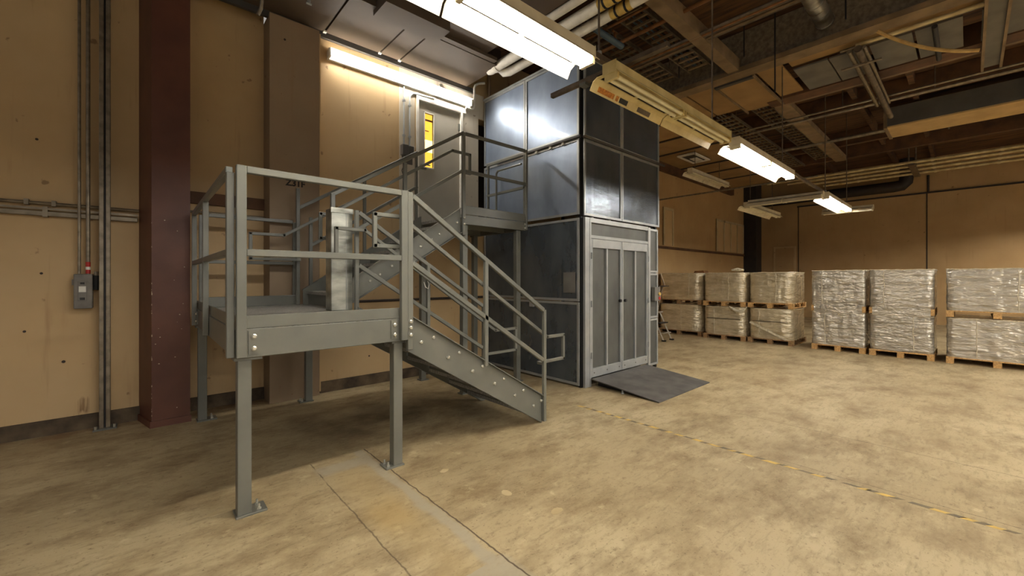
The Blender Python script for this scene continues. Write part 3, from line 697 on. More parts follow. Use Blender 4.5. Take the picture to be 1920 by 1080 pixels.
build(MB().box(-0.306, -0.28, WY - 0.135, WY - 0.125, 0.012, 5.69), 'dark_slot', 'black', us)
build(MB().box(-0.38, -0.20, WY - 0.21, WY - 0.06, 0, 0.014), 'base_plate', 'steel', us)
for x in (-0.36, -0.22): build(MB().tube([(x, WY - 0.18, 0.014), (x, WY - 0.18, 0.045)], 0.011, 6), 'anchor_bolt', 'bolt', us)
jf = thing('pipe_fitting', (-0.36, WY - 0.08, 1.45), 'small brass and black pipe fitting between switch box and riser channels', 'fitting')
build(MB().tube([(-0.383, WY - 0.08, 1.46), (-0.338, WY - 0.08, 1.46)], 0.014, 8), 'nipple', 'copper', jf); build(MB().tube([(-0.36, WY - 0.08, 1.45), (-0.36, WY - 0.08, 1.60)], 0.03, 8), 'elbow', 'black', jf); build(MB().tube([(-0.36, WY - 0.08, 1.58), (-0.36, WY - 0.08, 1.64)], 0.018, 8), 'cap', 'conduit', jf)
hp = thing('horizontal_conduits', (-2.5, yc, 2.3), 'upper thin conduit running level along the left wall to the column', 'conduit')
build(MB().tube([(-5, yc, 2.315), (-0.03, yc, 2.315)], 0.016, 8), 'conduit_tube', 'conduit', hp)
for x in (-0.84, -0.66): build(MB().box(x - 0.015, x + 0.015, yc - 0.03, WY, 2.29, 2.345), 'pipe_clip', 'conduit', hp)
ch_ = thing('strut_channel', (-2.5, yc, 2.22), 'wider level metal channel below the thin conduit on the left wall', 'channel')
build(MB().box(-5, -0.04, yc - 0.02, WY - 0.006, 2.19, 2.235), 'channel_body', 'conduit', ch_, 0.003); build(MB().box(-5, -0.04, yc - 0.022, yc - 0.02, 2.25, 2.27), 'channel_top', 'conduit', ch_)
build(MB().box(-0.735, -0.70, yc - 0.03, WY - 0.006, 2.18, 2.28), 'joint_clamp', 'conduit', ch_)
pipe('conduit', [(0.40, WY - 0.05, 2.36), (1.17, WY - 0.05, 2.36)], 0.014, 'conduit', 'level conduit behind the landing between column and pilaster', 'conduit')
pipe('conduit', [(1.78, MY - 0.03, 1.235), (4.6, MY - 0.03, 1.235)], 0.02, 'seam', 'dark level pipe on the wall behind the lower stair flight')

# wall-mounted strip light and conduits beside the upper door
wl_ = thing('wall_strip_light', (3.1, MY - 0.05, 4.55), 'long lit white strip light mounted high on the wall above the door', 'light')
build(MB().box(1.90, 4.30, MY - 0.05, MY, 4.60, 4.72), 'backplate', 'white', wl_)
for a, b in ((1.92, 3.09), (3.11, 4.28)):
    build(MB().tube([(a, MY - 0.085, 4.66), (b, MY - 0.085, 4.66)], 0.034, 12), 'lit_tube', 'walltube', wl_)
for x in (1.905, 4.295): build(MB().box(x - 0.012, x + 0.012, MY - 0.13, MY - 0.05, 4.60, 4.72), 'end_cap', 'white', wl_)
build(MB().box(1.90, 4.30, MY - 0.17, MY - 0.078, 4.702, 4.708), 'added_shield', 'white', wl_)  # shield added to keep the tube's light off the soffit
gd = build(MB().prism([(MY - 0.02, 4.50), (MY - 0.03, 4.47), (MY - 0.03, 4.478), (MY - 0.02, 4.56)], 3.27, 4.24, 'x'), 'lens_tray', 'white', wl_)
cn1 = thing('conduit', (3.05, MY - 0.02, 3.5), 'thin straight conduit dropping from strip light to dark junction box', 'conduit')
build(MB().tube([(3.05, MY - 0.02, 3.66), (3.05, MY - 0.02, 4.59)], 0.012, 8), 'conduit_tube', 'galv', cn1)
for z in (3.80, 4.35): build(MB().box(3.03, 3.07, MY - 0.036, MY, z, z + 0.03), 'pipe_clip', 'galv', cn1)
cn2 = thing('conduit', (3.15, MY - 0.02, 3.5), 'conduit with a bent top beside the door frame above the junction box', 'conduit')
build(MB().tube([(3.15, MY - 0.02, 3.66), (3.15, MY - 0.02, 4.40), (3.165, MY - 0.02, 4.47), (3.21, MY - 0.02, 4.52), (3.28, MY - 0.02, 4.53), (3.6, MY - 0.03, 4.55)], 0.013, 8), 'conduit_tube', 'galv', cn2)
for z in (3.80, 4.30): build(MB().box(3.13, 3.17, MY - 0.036, MY, z, z + 0.03), 'pipe_clip', 'galv', cn2)
jb = thing('junction_box', (3.09, MY - 0.05, 3.5), 'dark twin junction box on the wall behind the stair rail', 'junction box')
build(MB().box(3.00, 3.10, MY - 0.09, MY, 3.50, 3.66), 'box_body', 'duct', jb, 0.004); build(MB().box(3.11, 3.20, MY - 0.07, MY, 3.52, 3.66), 'side_box', 'trimdark', jb, 0.004); build(MB().box(3.02, 3.20, MY - 0.02, MY, 3.38, 3.50), 'back_plate', 'duct', jb)
build(MB().tube([(3.05, MY - 0.05, 3.38), (3.0, MY - 0.05, 3.25), (3.05, MY - 0.05, 3.1), (3.06, MY - 0.05, 2.9)], 0.006, 6), 'loose_wire', 'black', jb)
em = thing('emergency_lamp', (3.70, MY - 0.05, 4.72), 'small white twin-headed lamp above the strip light over the door', 'light')
build(MB().box(3.66, 3.84, MY - 0.03, MY, 4.735, 4.775), 'bracket', 'white', em); build(MB().tube([(3.69, MY - 0.10, 4.765), (3.69, MY - 0.03, 4.765)], [0.038, 0.025], 12), 'lamp_head', 'white', em)
pipe('conduit', [(4.22, MY - 0.05, 4.57), (4.33, MY - 0.05, 4.57), (4.38, MY - 0.05, 4.60), (4.40, MY - 0.05, 4.66), (4.40, MY - 0.05, 4.95), (4.42, MY - 0.05, 5.02), (4.50, MY - 0.05, 5.08), (4.6, MY - 0.1, 5.1)], 0.022, 'white', 'white curved conduit looping up from the right end of strip light', 'conduit')
pipe('pipe', [(4.74, MY - 0.05, 4.84), (4.74, MY - 0.05, 5.69)], 0.03, 'pilaster', 'short vertical painted pipe behind the top of the lift enclosure')

# ------------------------------------------------------------------ ceiling
struct(MB().box(-5, BX, -9, WY + 0.2, 5.7, 5.8), 'ceiling', 'deck')
# low soffit over the stairs
so = struct(MB().box(-5, 4.25, 4.99, MY - 0.0, 4.97, 5.2), 'ceiling_soffit', 'seam')
xs = [-5, -2.0, -0.2, 0.9, 1.85, 2.637, 2.955, 4.25]
for a, b in zip(xs[:-1], xs[1:]): build(MB().box(a + 0.012, b - 0.012, 5.0, MY - 0.05, 4.945, 4.97), 'soffit_panel', 'soffit', so)
build(MB().box(-5, 4.42, MY - 0.05, MY, 4.87, 4.95), 'edge_trim', 'trimdark', so)
for x in (1.85, 2.637, 2.955): build(MB().box(x - 0.02, x + 0.02, MY - 0.10, MY - 0.05, 4.925, 4.945), 'trim_clip', 'white', so)
for x in (1.22, 1.5):
    build(MB().tube([(x, 5.35, 4.945), (x, 5.35, 4.90)], 0.02, 8).tube([(x - 0.03, 5.35, 4.90), (x + 0.03, 5.35, 4.90)], 0.012, 6), 'ceiling_hook', 'galv', so)
so2 = struct(MB().box(-5, 3.90, 2.75, 4.99, 5.0, 5.2), 'ceiling_soffit_front', 'soffit')
build(MB().box(2.15, 3.05, 4.62, 4.99, 4.86, 5.0), 'bulkhead', 'soffit', so2)
build(MB().box(-5, 2.15, 4.90, 4.99, 4.93, 5.0), 'bulkhead', 'soffit', so2)
build(MB().box(3.05, 4.1, 4.90, 4.99, 4.95, 5.0), 'bulkhead', 'soffit', so2)
so['label'] = 'brown-grey panelled soffit'
pipe('sprinkler_drop', [(1.06, 5.55, 5.0), (1.06, 5.7, 4.82), (1.03, 5.72, 4.74)], 0.022, 'conduit', 'short angled pipe stub poking below the soffit left of the pilaster', 'pipe')

def beam(name, mb, m, label, cat='beam', group=None): return tag(build(mb, name, m), label, cat, group)
# far-left flat ceiling with dropped boards
fl_ = struct(MB().box(7.56, 17.0, 3.95, WY, 5.02, 5.2), 'ceiling_far_left', 'tanpanel')
for x in (8.6, 9.7, 10.8, 12.6, 13.7, 15.0): build(MB().box(x, x + 0.06, 3.95, WY, 4.99, 5.02), 'batten', 'seam', fl_)
build(MB().box(7.56, 17.0, 6.06, WY, 4.78, 5.02), 'wall_beam', 'beamdk', fl_)
vt = thing('ceiling_vent', (11.6, 5.2, 5.0), 'white square ceiling vent above the far left wall', 'vent')
vf = MB()
for (a, b, c_, d_) in ((11.1, 11.2, 4.95, 5.45), (12.0, 12.1, 4.95, 5.45), (11.2, 12.0, 4.95, 5.02), (11.2, 12.0, 5.38, 5.45)): vf.box(a, b, c_, d_, 4.955, 4.99)
build(vf, 'vent_frame', 'white', vt); build(MB().box(11.2, 12.0, 5.02, 5.38, 4.97, 4.985), 'vent_slot', 'black', vt); build(MB().box(11.55, 11.95, 5.1, 5.3, 4.955, 4.97), 'vent_flap', 'white', vt)
beam('ceiling_beam', MB().box(3.95, 7.36, 2.53, 2.70, 5.0, 5.2), 'beam', 'short tan beam running away overhead beside the cable racks')
gi = thing('girder', (7.45, 0, 5.0), 'deep sprayed steel girder crossing the ceiling beyond the lift', 'beam')
build(MB().box(7.44, 7.50, -9, 4.6, 5.04, 5.69), 'girder_web', 'girder', gi); build(MB().box(7.31, 7.57, -9, 4.6, 4.97, 5.05), 'girder_flange', 'beam', gi)
bn = thing('conduit_bundle', (5.95, 1.5, 5.0), 'bundle of parallel brown conduits crossing the ceiling near the lift', 'conduit')
for i, (x, z, r) in enumerate(((5.85, 5.02, 0.022), (5.91, 5.02, 0.022), (5.97, 5.04, 0.03), (6.05, 5.03, 0.02), (6.12, 5.06, 0.03))):
    build(MB().tube([(x, -9, z), (x, 4.5, z)], r, 8), 'conduit_tube', ('strut', 'copper', 'strut', 'beam', 'strut')[i], bn)
for yy in (3.6, 2.6, 1.6, 0.6): build(MB().box(5.81, 6.16, yy, yy + 0.03, 5.07, 5.10), 'hanger_bar', 'strut', bn)
for i, yy in enumerate((4.25, 3.35, 2.35, 1.9, 1.1)):
    pipe('hanger_rod', [(7.0 - 0.1 * (i % 2), yy, 4.3 if i == 3 else 5.04), (7.0 - 0.1 * (i % 2), yy, 5.69)], 0.01, 'black', ('leftmost', 'second from left', 'middle', 'fourth from left', 'rightmost')[i] + ' of five thin black hanger rods before the sprayed girder', 'rod', 'girder hanger rods')
# tan boards in the second bay
tb = thing('ceiling_boards', (8.4, 3.0, 5.02), 'row of tan ceiling boards hung behind the sprayed girder', 'ceiling board')
for (a, b, z, y0, y1) in ((7.58, 9.15, 5.05, 3.62, 3.94), (7.58, 9.15, 5.05, 3.05, 3.60), (7.60, 9.2, 4.99, 2.42, 3.03), (7.60, 9.15, 5.03, 2.02, 2.40)):
    build(MB().box(a, b, y0 + 0.01, y1 - 0.01, z, z + 0.025), 'ceiling_board', 'tanpanel', tb)
build(MB().box(7.58, 9.3, 2.395, 2.425, 4.95, 4.99).box(7.58, 9.3, 3.03, 3.05, 4.96, 5.0), 'board_edge', 'beam', tb)
build(MB().box(7.58, 7.66, 2.42, 3.03, 4.94, 4.985), 'board_lip', 'trimdark', tb)
gp = thing('ceiling_boards', (8.5, 0.9, 5.0), 'row of grey ceiling boards in the second ceiling bay', 'ceiling board')
for i, yy in enumerate((1.93, 1.46, 0.98, 0.5, -0.12, -0.9, -1.8)):
    build(MB().box(7.98, 9.02, yy - (0.45 if i < 4 else 0.75), yy, 5.0, 5.025), 'ceiling_board', 'greypanel', gp)
build(MB().box(7.58, 7.97, -4, 1.95, 5.06, 5.09), 'tan_strip', 'tanpanel', gp)
beam('ceiling_beam', MB().box(9.03, 9.36, -9, 2.62, 4.98, 5.30), 'beamdk', 'dark brown timber beam behind the grey ceiling boards')
beam('ceiling_joist', MB().box(9.36, 9.46, -9, 2.60, 4.99, 5.10), 'beam', 'thin tan joist alongside the dark timber beam')
beam('ceiling_beam', MB().box(9.47, 15.2, 2.36, 2.62, 5.0, 5.12), 'beam', 'long tan beam running away above the lit lamps')
pr = thing('conduit_pair', (10.5, 1, 4.97), 'pair of thin bright conduits crossing the ceiling before the duct', 'conduit')
for x in (10.35, 10.62): build(MB().tube([(x, -9, 4.98), (x, 3.45, 4.98)], 0.02 if x < 10.5 else 0.03, 8), 'conduit_tube', 'conduit', pr)
for yy in (2.9, 1.7, 0.4): build(MB().tube([(10.5, yy, 4.98), (10.5, yy, 5.69)], 0.01, 6), 'drop_rod', 'strut', pr)
lc = thing('conduit', (12.75, 2.4, 4.97), 'level grey conduit running from the ceiling to the duct end', 'conduit')
build(MB().tube([(12.75, 1.3, 4.99), (12.75, 3.5, 4.99)], 0.045, 8), 'conduit_tube', 'conduit', lc)
# joists beyond
for i, x in enumerate((11.6, 14.6, 16.2)):
    beam('ceiling_joist', MB().box(x, x + 0.16, -9, 3.9, 5.30, 5.69), 'beamdk', ('nearest', 'middle', 'farthest')[i] + ' of three dark joists across the far ceiling', 'beam', 'far dark joists')
for i, yy in enumerate((3.3, 1.62, 0.72, -1.4)):
    beam('ceiling_purlin', MB().box(9.5, 19.9, yy, yy + 0.09, 5.50, 5.69), 'deck', ('leftmost', 'second from left', 'third from left', 'rightmost')[i] + ' of the dark purlins on the far ceiling deck', 'beam', 'dark purlins')
# rectangular duct
du = thing('air_duct', (13.1, -2, 5.0), 'large rectangular air duct with underside tinted as lit crossing the far ceiling', 'duct')
build(MB().box(12.60, 13.62, -9, 1.26, 5.03, 5.44), 'duct_body', 'duct', du); build(MB().box(12.62, 13.60, -9, 1.24, 5.0, 5.03), 'lit_underside', 'ductlit', du)
build(MB().box(12.57, 13.65, 1.24, 1.30, 4.98, 5.46), 'end_flange', 'beam', du)
for yy in (0.3, -0.9): build(MB().tube([(13.75, yy, 5.0), (13.75, yy, 5.69)], 0.015, 6), 'hanger_rod', 'conduit', du)
# four parallel beige pipes
PX = (16.9, 17.45, 18.1, 18.75); names4 = ('nearest', 'second nearest', 'third nearest', 'farthest')
for i, x in enumerate(PX):
    t = thing('ceiling_pipe', (x, -1, 5.0), names4[i] + ' of four parallel beige pipes crossing the far ceiling', 'pipe', 'four beige ceiling pipes')
    build(MB().tube([(x, -9, 5.0), (x, (4.9, 4.4, 3.9, 3.6)[i], 5.0)], 0.045, 8), 'pipe_tube', 'pipebeige', t)
    for yy in (2.6, 0.7, -0.6): build(MB().tube([(x, yy - 0.03, 5.0), (x, yy + 0.03, 5.0)], 0.06, 8), 'coupling', 'pipebeige', t)
ph = thing('pipe_hanger', (17.8, 1.2, 5.0), 'vertical twin rods carrying the four beige pipes below the duct', 'hanger')
for yy in (1.05, 1.2): build(MB().tube([(17.1, yy, 4.9), (17.1, yy, 5.69)], 0.02, 6), 'hanger_rod', 'conduit', ph)
build(MB().box(16.8, 18.9, 1.05, 1.2, 4.90, 4.94), 'hanger_bar', 'strut', ph)
# white lagged pipes over the stairs
t1 = thing('lagged_pipe', (3.98, 2, 5.0), 'leftmost of three white lagged pipes above the nearest lamp', 'pipe', 'white lagged pipes')
build(MB().tube([(3.98, -6, 4.99), (3.98, 4.3, 4.99)], 0.055, 12), 'pipe_tube', 'pipewhite', t1)
t2 = thing('lagged_pipe', (4.24, 2, 5.0), 'middle of three white lagged pipes, ending in a cap above the soffit', 'pipe', 'white lagged pipes')
build(MB().tube([(4.24, -6, 4.98), (4.24, 5.22, 4.98), (4.24, 5.29, 4.98)], [0.075, 0.075, 0.06], 12), 'pipe_tube', 'pipewhite', t2); build(MB().tube([(4.24, 5.05, 4.98), (4.24, 5.12, 4.98)], 0.085, 12), 'collar', 'pipewhite', t2)
t3 = thing('lagged_pipe', (4.5, 2, 5.0), 'rightmost of three white lagged pipes, with a U-bend at its end', 'pipe', 'white lagged pipes')
build(MB().tube([(4.50, -6, 4.98), (4.50, 5.08, 4.98), (4.48, 5.18, 5.0), (4.44, 5.22, 5.06), (4.40, 5.18, 5.10), (4.39, 5.0, 5.10)], 0.068, 12), 'pipe_tube', 'pipewhite', t3)
for t, x, r in ((t2, 4.24, 0.078), (t3, 4.50, 0.071)):
    build(MB().tube([(x, 2.78, 4.98), (x, 3.08, 4.98)], r, 12), 'yellow_band', 'yellow', t)
    for yy in (2.84, 2.98): build(MB().tube([(x, yy, 4.98), (x, yy + 0.03, 4.98)], r + 0.002, 12), 'black_mark', 'black', t)
# cable racks (ladder trays) between pipes and girder, and further on
def rack(x0, x1, y0, y1, z, label, n, along='x'):
    t = thing('cable_rack', ((x0 + x1) / 2, (y0 + y1) / 2, z), label, 'cable rack')
    if along == 'x':
        for yy in (y0, y1): build(MB().box(x0, x1, yy - 0.012, yy + 0.012, z, z + 0.06), 'side_rail', 'strut', t)
        src = None
        for i in range(n):
            x = x0 + (x1 - x0) * (i + 0.5) / n
            if src is None: src = build(MB().box(x - 0.018, x + 0.018, y0 + 0.012, y1 - 0.012, z + 0.01, z + 0.04), 'rung', 'beam', t)
            else: inst(src, t, (x, (y0 + y1) / 2, z + 0.025))
        for k_ in range(4):
            yy = y0 + (y1 - y0) * (k_ + 0.7) / 4.6; pts = [(x0 + (x1 - x0) * j / 8, yy + random.uniform(-0.03, 0.03), z + 0.06 + random.uniform(0, 0.02)) for j in range(9)]
            build(MB().tube(pts, 0.014, 6), 'cable', random.choice(['black', 'bluepipe', 'strut', 'greypanel']), t)
    for xx in (x0 + 0.3, x1 - 0.3):
        for yy in (y0, y1): build(MB().tube([(xx, yy, z + 0.05), (xx, yy, 5.7)], 0.008, 6), 'hanger_rod', 'strut', t)
    return t
rack(4.75, 7.25, 3.55, 3.95, 5.22, 'ladder cable rack beside the white lagged pipes, nearer the lift', 14)
rack(4.75, 7.25, 2.95, 3.32, 5.22, 'ladder cable rack beside the short tan beam', 14)
rack(9.5, 15.5, 3.45, 3.85, 5.10, 'long dark ladder cable rack over the far lamps, on the left', 24)
rack(9.5, 15.5, 2.80, 3.15, 5.22, 'long dark ladder cable rack beside the long tan beam', 24)
pipe('brown_pipe', [(4.9, 1.2, 5.12), (4.9, 4.6, 5.12)], 0.022, 'copper', 'nearer brown copper pipe under the cable racks')
pipe('brown_pipe', [(5.35, 1.6, 5.12), (5.35, 4.6, 5.12)], 0.028, 'copper', 'farther brown copper pipe under the cable racks')
bv = thing('blue_valve_pipe', (4.9, 3.3, 5.05), 'short blue-grey pipe with a valve beside the white lagged pipes', 'pipe')
build(MB().tube([(4.62, 3.45, 5.02), (5.3, 3.45, 5.02)], 0.045, 10), 'pipe_tube', 'bluepipe', bv); build(MB().tube([(5.12, 3.45, 5.02), (5.12, 3.45, 5.16)], 0.02, 8).tube([(5.06, 3.45, 5.16), (5.18, 3.45, 5.16)], 0.015, 8), 'valve', 'copper', bv)
# round spiral duct + pipes on hangers
sp = thing('spiral_duct', (6.5, 1.385, 5.17), 'shiny round metal duct poking out above the girder', 'duct')
build(MB().tube([(5.2, 1.385, 5.28), (7.31, 1.385, 5.28)], 0.11, 16), 'duct_tube', 'spiral', sp)
for x in (6.3, 6.7, 7.0, 7.3): build(MB().tube([(x - 0.012, 1.385, 5.28), (x + 0.012, 1.385, 5.28)], 0.118, 16), 'duct_seam', 'spiral', sp)
build(MB().tube([(6.85, 1.50, 5.69), (6.85, 1.505, 5.28), (6.85, 1.46, 5.19), (6.85, 1.385, 5.16), (6.85, 1.30, 5.2)], 0.006, 6), 'wire_hanger', 'conduit', sp)
for i, (yy, r) in enumerate(((1.16, 0.03), (1.06, 0.05), (0.99, 0.02))):
    pipe('hung_pipe', [(7.62, yy, 4.86), (11.3 if i == 1 else 10.4, yy, 4.86)], r, ('conduit', 'strut', 'conduit')[i], ('left thin', 'middle thick', 'right thin')[i] + ' pipe of three running away below the grey boards', 'pipe', 'three hung pipes')
beam('strut_bar', MB().box(8.05, 8.10, 0.85, 1.32, 4.79, 4.81), 'conduit', 'short cross strut under the three hung pipes', 'strut')
pipe('hung_pipe', [(7.78, 0.30, 4.90), (9.0, 0.30, 4.90)], 0.03, 'black', 'short black pipe under the grey ceiling boards')
pipe('level_pipe', [(7.72, -9, 4.96), (7.72, 1.1, 4.96)], 0.028, 'pipebeige', 'bright level pipe just behind the girder flange')
pipe('level_pipe', [(7.86, -9, 5.0), (7.86, 1.3, 5.0)], 0.02, 'conduit', 'thin level pipe between the bright pipe and the grey boards')
hb = thing('box_column_beam', (8.4, -0.22, 5.0), 'tan-edged grey beam hanging at the right edge of the ceiling', 'beam')
build(MB().box(7.3, 9.9, -0.32, -0.16, 4.90, 5.1), 'beam_core', 'greypanel', hb); build(MB().box(7.3, 9.95, -0.35, -0.32, 4.86, 5.1).box(7.3, 9.95, -0.16, -0.13, 4.86, 5.1), 'beam_edge', 'beam', hb)
hs = [(7.45, 0.83, 4.945)]
for i in range(1, 13):
    t = i / 12.0; hs.append((7.48 + 0.25 * t, 0.83 - 0.92 * t, 4.945 - 0.92 * t + 0.38 * t * t))
tag(build(MB().tube(hs, 0.022, 8), 'dangling_hose', 'hose'), 'yellow hose hanging in a curve from the ceiling girder', 'hose')
pipe('sprinkler_pipe', [(11.4, 6.15, 3.90), (11.4, 2.3, 3.90)], 0.022, 'conduit', 'thin sprinkler pipe crossing from the far left wall to the lamps')
# far wall bits
beam('wall_conduit', MB().box(BX - 0.05, BX, -9, 4.7, 4.48, 4.53), 'seam', 'dark level conduit along the top of the back wall', 'conduit')
pipe('wall_cable', [(BX - 0.03, 0.92, 4.53), (BX - 0.03, 0.92, 5.1)], 0.03, 'seam', 'short dark vertical cable on the back wall above the conduit', 'cable')
fd = MB().tube([(19.6, 6.0, 4.78), (19.6, 1.75, 4.78), (19.6, 1.55, 4.80), (19.6, 1.45, 4.90), (19.6, 1.42, 5.2), (19.6, 1.42, 5.69)], 0.19, 14)
tag(build(fd, 'far_duct', 'darkcol'), 'dark rounded duct under the ceiling against the back wall', 'duct')
cl = tag(build(MB().box(18.35, 19.0, 5.72, WY - 0.001, 0, 5.69), 'dark_column', 'darkcol'), 'dark column in the far left corner behind the pallets', 'column')
for (a, b, z0, z1, lb) in ((11.70, 12.25, 2.58, 3.73, 'narrow pale board fixed above the ledge near the lift'), (15.6, 18.2, 2.58, 3.75, 'wide pale panelled board above the ledge near the dark column')):
    t = thing('wall_board', ((a + b) / 2, WY - 0.03, z0), lb, 'board')
    build(MB().box(a, b, WY - 0.03, WY - 0.001, z0, z1), 'board_face', 'wall', t)
    n = 1 if b - a < 1 else 4
    for i in range(n + 1):
        x = a + (b - a) * i / n; build(MB().box(x - 0.04, x + 0.04, WY - 0.05, WY - 0.03, z0, z1), 'batten', 'board', t)
    build(MB().box(a, b, WY - 0.05, WY - 0.03, z1 - 0.08, z1), 'batten', 'board', t)

# ------------------------------------------------------------------ lamps
def fixture(x0, ln, yc_, zb, lit, label, rz=0.0, wide=0.16, tubes=True, m='fixture', group='hanging fluorescent fittings'):
    """industrial fluorescent fitting, built along +x from x0, centred on yc_, lower reflector edge at zb"""
    t = thing('fluorescent_fitting', (x0, yc_, zb), label, 'light', group)
    objs = []
    def q(mb, name, mm, b=0): o = build(mb, name, mm, t, bevel=b); return o
    L = lambda x: x0 + x
    q(MB().box(L(0), L(ln), yc_ - 0.11, yc_ + 0.015, zb + 0.085, zb + 0.165), 'housing', m, 0.004)
    half = ln / 2
    for i in range(2):
        a, b = L(half * i + 0.01), L(half * (i + 1) - 0.01)
        q(MB().prism([(yc_ + 0.085, zb + 0.085), (yc_ + 0.125, zb + 0.062), (yc_ + wide, zb), (yc_ + wide + 0.004, zb + 0.004), (yc_ + 0.129, zb + 0.070), (yc_ + 0.085, zb + 0.093)], a, b, 'x'), 'reflector', m)
        q(MB().prism([(yc_ - 0.11, zb + 0.085), (yc_ - wide, zb + 0.034), (yc_ - wide, zb + 0.040), (yc_ - 0.11, zb + 0.093)], a, b, 'x'), 'reflector', m)
        for f_ in (0.02, 0.5, 0.98):
            xx = a + (b - a) * f_
            if f_ == 0.5: q(MB().box(a, b, yc_ + 0.015, yc_ + 0.086, zb + 0.096, zb + 0.100), 'added_gap_plate', 'gapplate')  # plate added over the open gap to stop light leaking upward
            q(MB().box(xx - 0.02, xx + 0.02, yc_ + 0.015, yc_ + 0.095, zb + 0.086, zb + 0.094), 'reflector_bracket', m)
        if tubes:
            for s_ in (-0.092, -0.022):
                q(MB().tube([(a + 0.02, yc_ + s_, zb + 0.042), (b - 0.02, yc_ + s_, zb + 0.042)], 0.019, 10), 'tube', 'tube' if lit else 'deadtube')
        for xx in (a, b - 0.03):
            q(MB().box(xx, xx + 0.03, yc_ - 0.115, yc_ + 0.01, zb + 0.02, zb + 0.085), 'lamp_holder', m)
    q(MB().box(L(0) - 0.004, L(0), yc_ - 0.115, yc_ + 0.02, zb + 0.07, zb + 0.168), 'end_plate', m); q(MB().box(L(ln), L(ln) + 0.004, yc_ - 0.115, yc_ + 0.02, zb + 0.07, zb + 0.168), 'end_plate', m)
    if rz: t.rotation_euler = (0, 0, rz)
    return t
FY = 2.04; FZ = 3.20
fixture(0.16, 2.44, FY, FZ, True, 'nearest lit fluorescent fitting, above the stairs at the top of the photo')
f2 = fixture(2.88, 2.44, FY, FZ, False, 'unlit cream fluorescent fitting with labels, in front of the lift enclosure', m='cream')
fixture(5.60, 2.44, FY, FZ, True, 'middle lit fluorescent fitting in the row beyond the lift')
fixture(10.55, 2.44, FY, FZ, True, 'farthest lit fluorescent fitting in the row above the pallets')
for yrow, rown in ((-2.6, 'first'), (-6.6, 'second')):  # the farther row is added for more light on rails and back wall
    for x, nm in ((-2.6, 'first'), (0.16, 'second'), (2.88, 'third'), (5.6, 'fourth'), (8.3, 'fifth'), (11.0, 'sixth'), (13.7, 'seventh'), (16.4, 'eighth')):
        fixture(x, 2.44, yrow, FZ, True, nm + ' lit fluorescent fitting of the ' + rown + ' row behind the camera', group='lamp rows behind the camera')
# stickers on the unlit fitting's reflector
for (a, b, m) in ((2.98, 3.22, 'orange'), (3.25, 3.29, 'orange'), (3.31, 3.44, 'black'), (3.62, 3.85, 'strut')):
    build(MB().prism([(FY + 0.130, FZ + 0.0545), (FY + 0.152, FZ + 0.0165), (FY + 0.149, FZ + 0.0155), (FY + 0.127, FZ + 0.0535)], a, b, 'x'), 'sticker', m, f2)
fixture(10.6, 2.44, 4.9, 4.28, False, 'unlit fluorescent fitting close to the far left wall', group='unlit far fittings')
fixture(10.8, 2.44, 3.62, 3.24, False, 'unlit fluorescent fitting above the left pallets', group='unlit far fittings')
cr = fixture(10.40, 1.4, 2.0, 3.205, False, 'unlit crosswise fitting at the near end of farthest lit fitting', rz=math.pi / 2, tubes=False, group='unlit far fittings')
cr2 = fixture(13.20, 1.0, 1.55, 3.205, False, 'unlit crosswise fitting at the far end of the farthest lit fitting', rz=math.pi / 2, tubes=False, group='unlit far fittings')
# carrying strut, cross strut and rods
ls = thing('lamp_strut', (7, FY, FZ + 0.17), 'long brown strut channel carrying the row of lamps', 'strut')
build(MB().box(0.0, 13.4, FY - 0.022, FY + 0.022, FZ + 0.168, FZ + 0.215), 'channel_body', 'strut', ls)
for yrow, rown in ((-2.6, 'first'), (-6.6, 'second')):
    ls2 = thing('lamp_strut', (5, yrow, FZ + 0.17), 'strut channel carrying the ' + rown + ' lamp row behind the camera', 'strut')
    build(MB().box(-2.8, 19.0, yrow - 0.022, yrow + 0.022, FZ + 0.168, FZ + 0.215), 'channel_body', 'strut', ls2)
    for x in (-2.0, 2.8, 8.4, 12.2, 16.6): build(MB().tube([(x, yrow, FZ + 0.215), (x, yrow, 5.7)], 0.009, 8), 'rod_shaft', 'strut', ls2)
cs = thing('cross_strut', (3.15, 2.3, FZ + 0.215), 'brown cross strut sticking out in front of the lift enclosure', 'strut')
build(MB().box(3.10, 3.145, 1.6, 2.86, FZ + 0.217, FZ + 0.262), 'channel_body', 'strut', cs, 0.003); build(MB().box(3.08, 3.165, 2.40, 2.47, FZ + 0.19, FZ + 0.217).box(3.155, 3.165, 2.40, 2.47, FZ + 0.19, FZ + 0.29), 'clamp', 'steel', cs)
RODS = ((2.80, 'nearest'), (5.04, 'second nearest'), (7.79, 'third nearest'), (10.8, 'fourth nearest'), (13.1, 'farthest'))
for x, nm in RODS:
    t = thing('lamp_rod', (x, FY, FZ + 0.215), nm + ' thin vertical rod hanging the lamp strut from the ceiling', 'rod', 'lamp rods')
    build(MB().tube([(x, FY, FZ + 0.215), (x, FY, 5.69)], 0.009, 8), 'rod_shaft', 'strut', t); build(MB().tube([(x, FY, FZ + 0.215), (x, FY, FZ + 0.24)], 0.024, 10), 'washer', 'galv', t)
for i, (x, y, z0) in enumerate(((11.0, 4.9, 4.44), (12.6, 4.9, 4.44), (11.2, 3.62, 3.40), (12.9, 3.62, 3.40))):
    pipe('lamp_rod', [(x, y, z0), (x, y, 5.0 if i < 2 else 5.1)], 0.008, 'strut', ('near rod of the fitting by the far wall', 'far rod of the fitting by the far wall', 'near rod of the fitting over the left pallets', 'far rod of the fitting over the left pallets')[i], 'rod', 'far lamp rods')

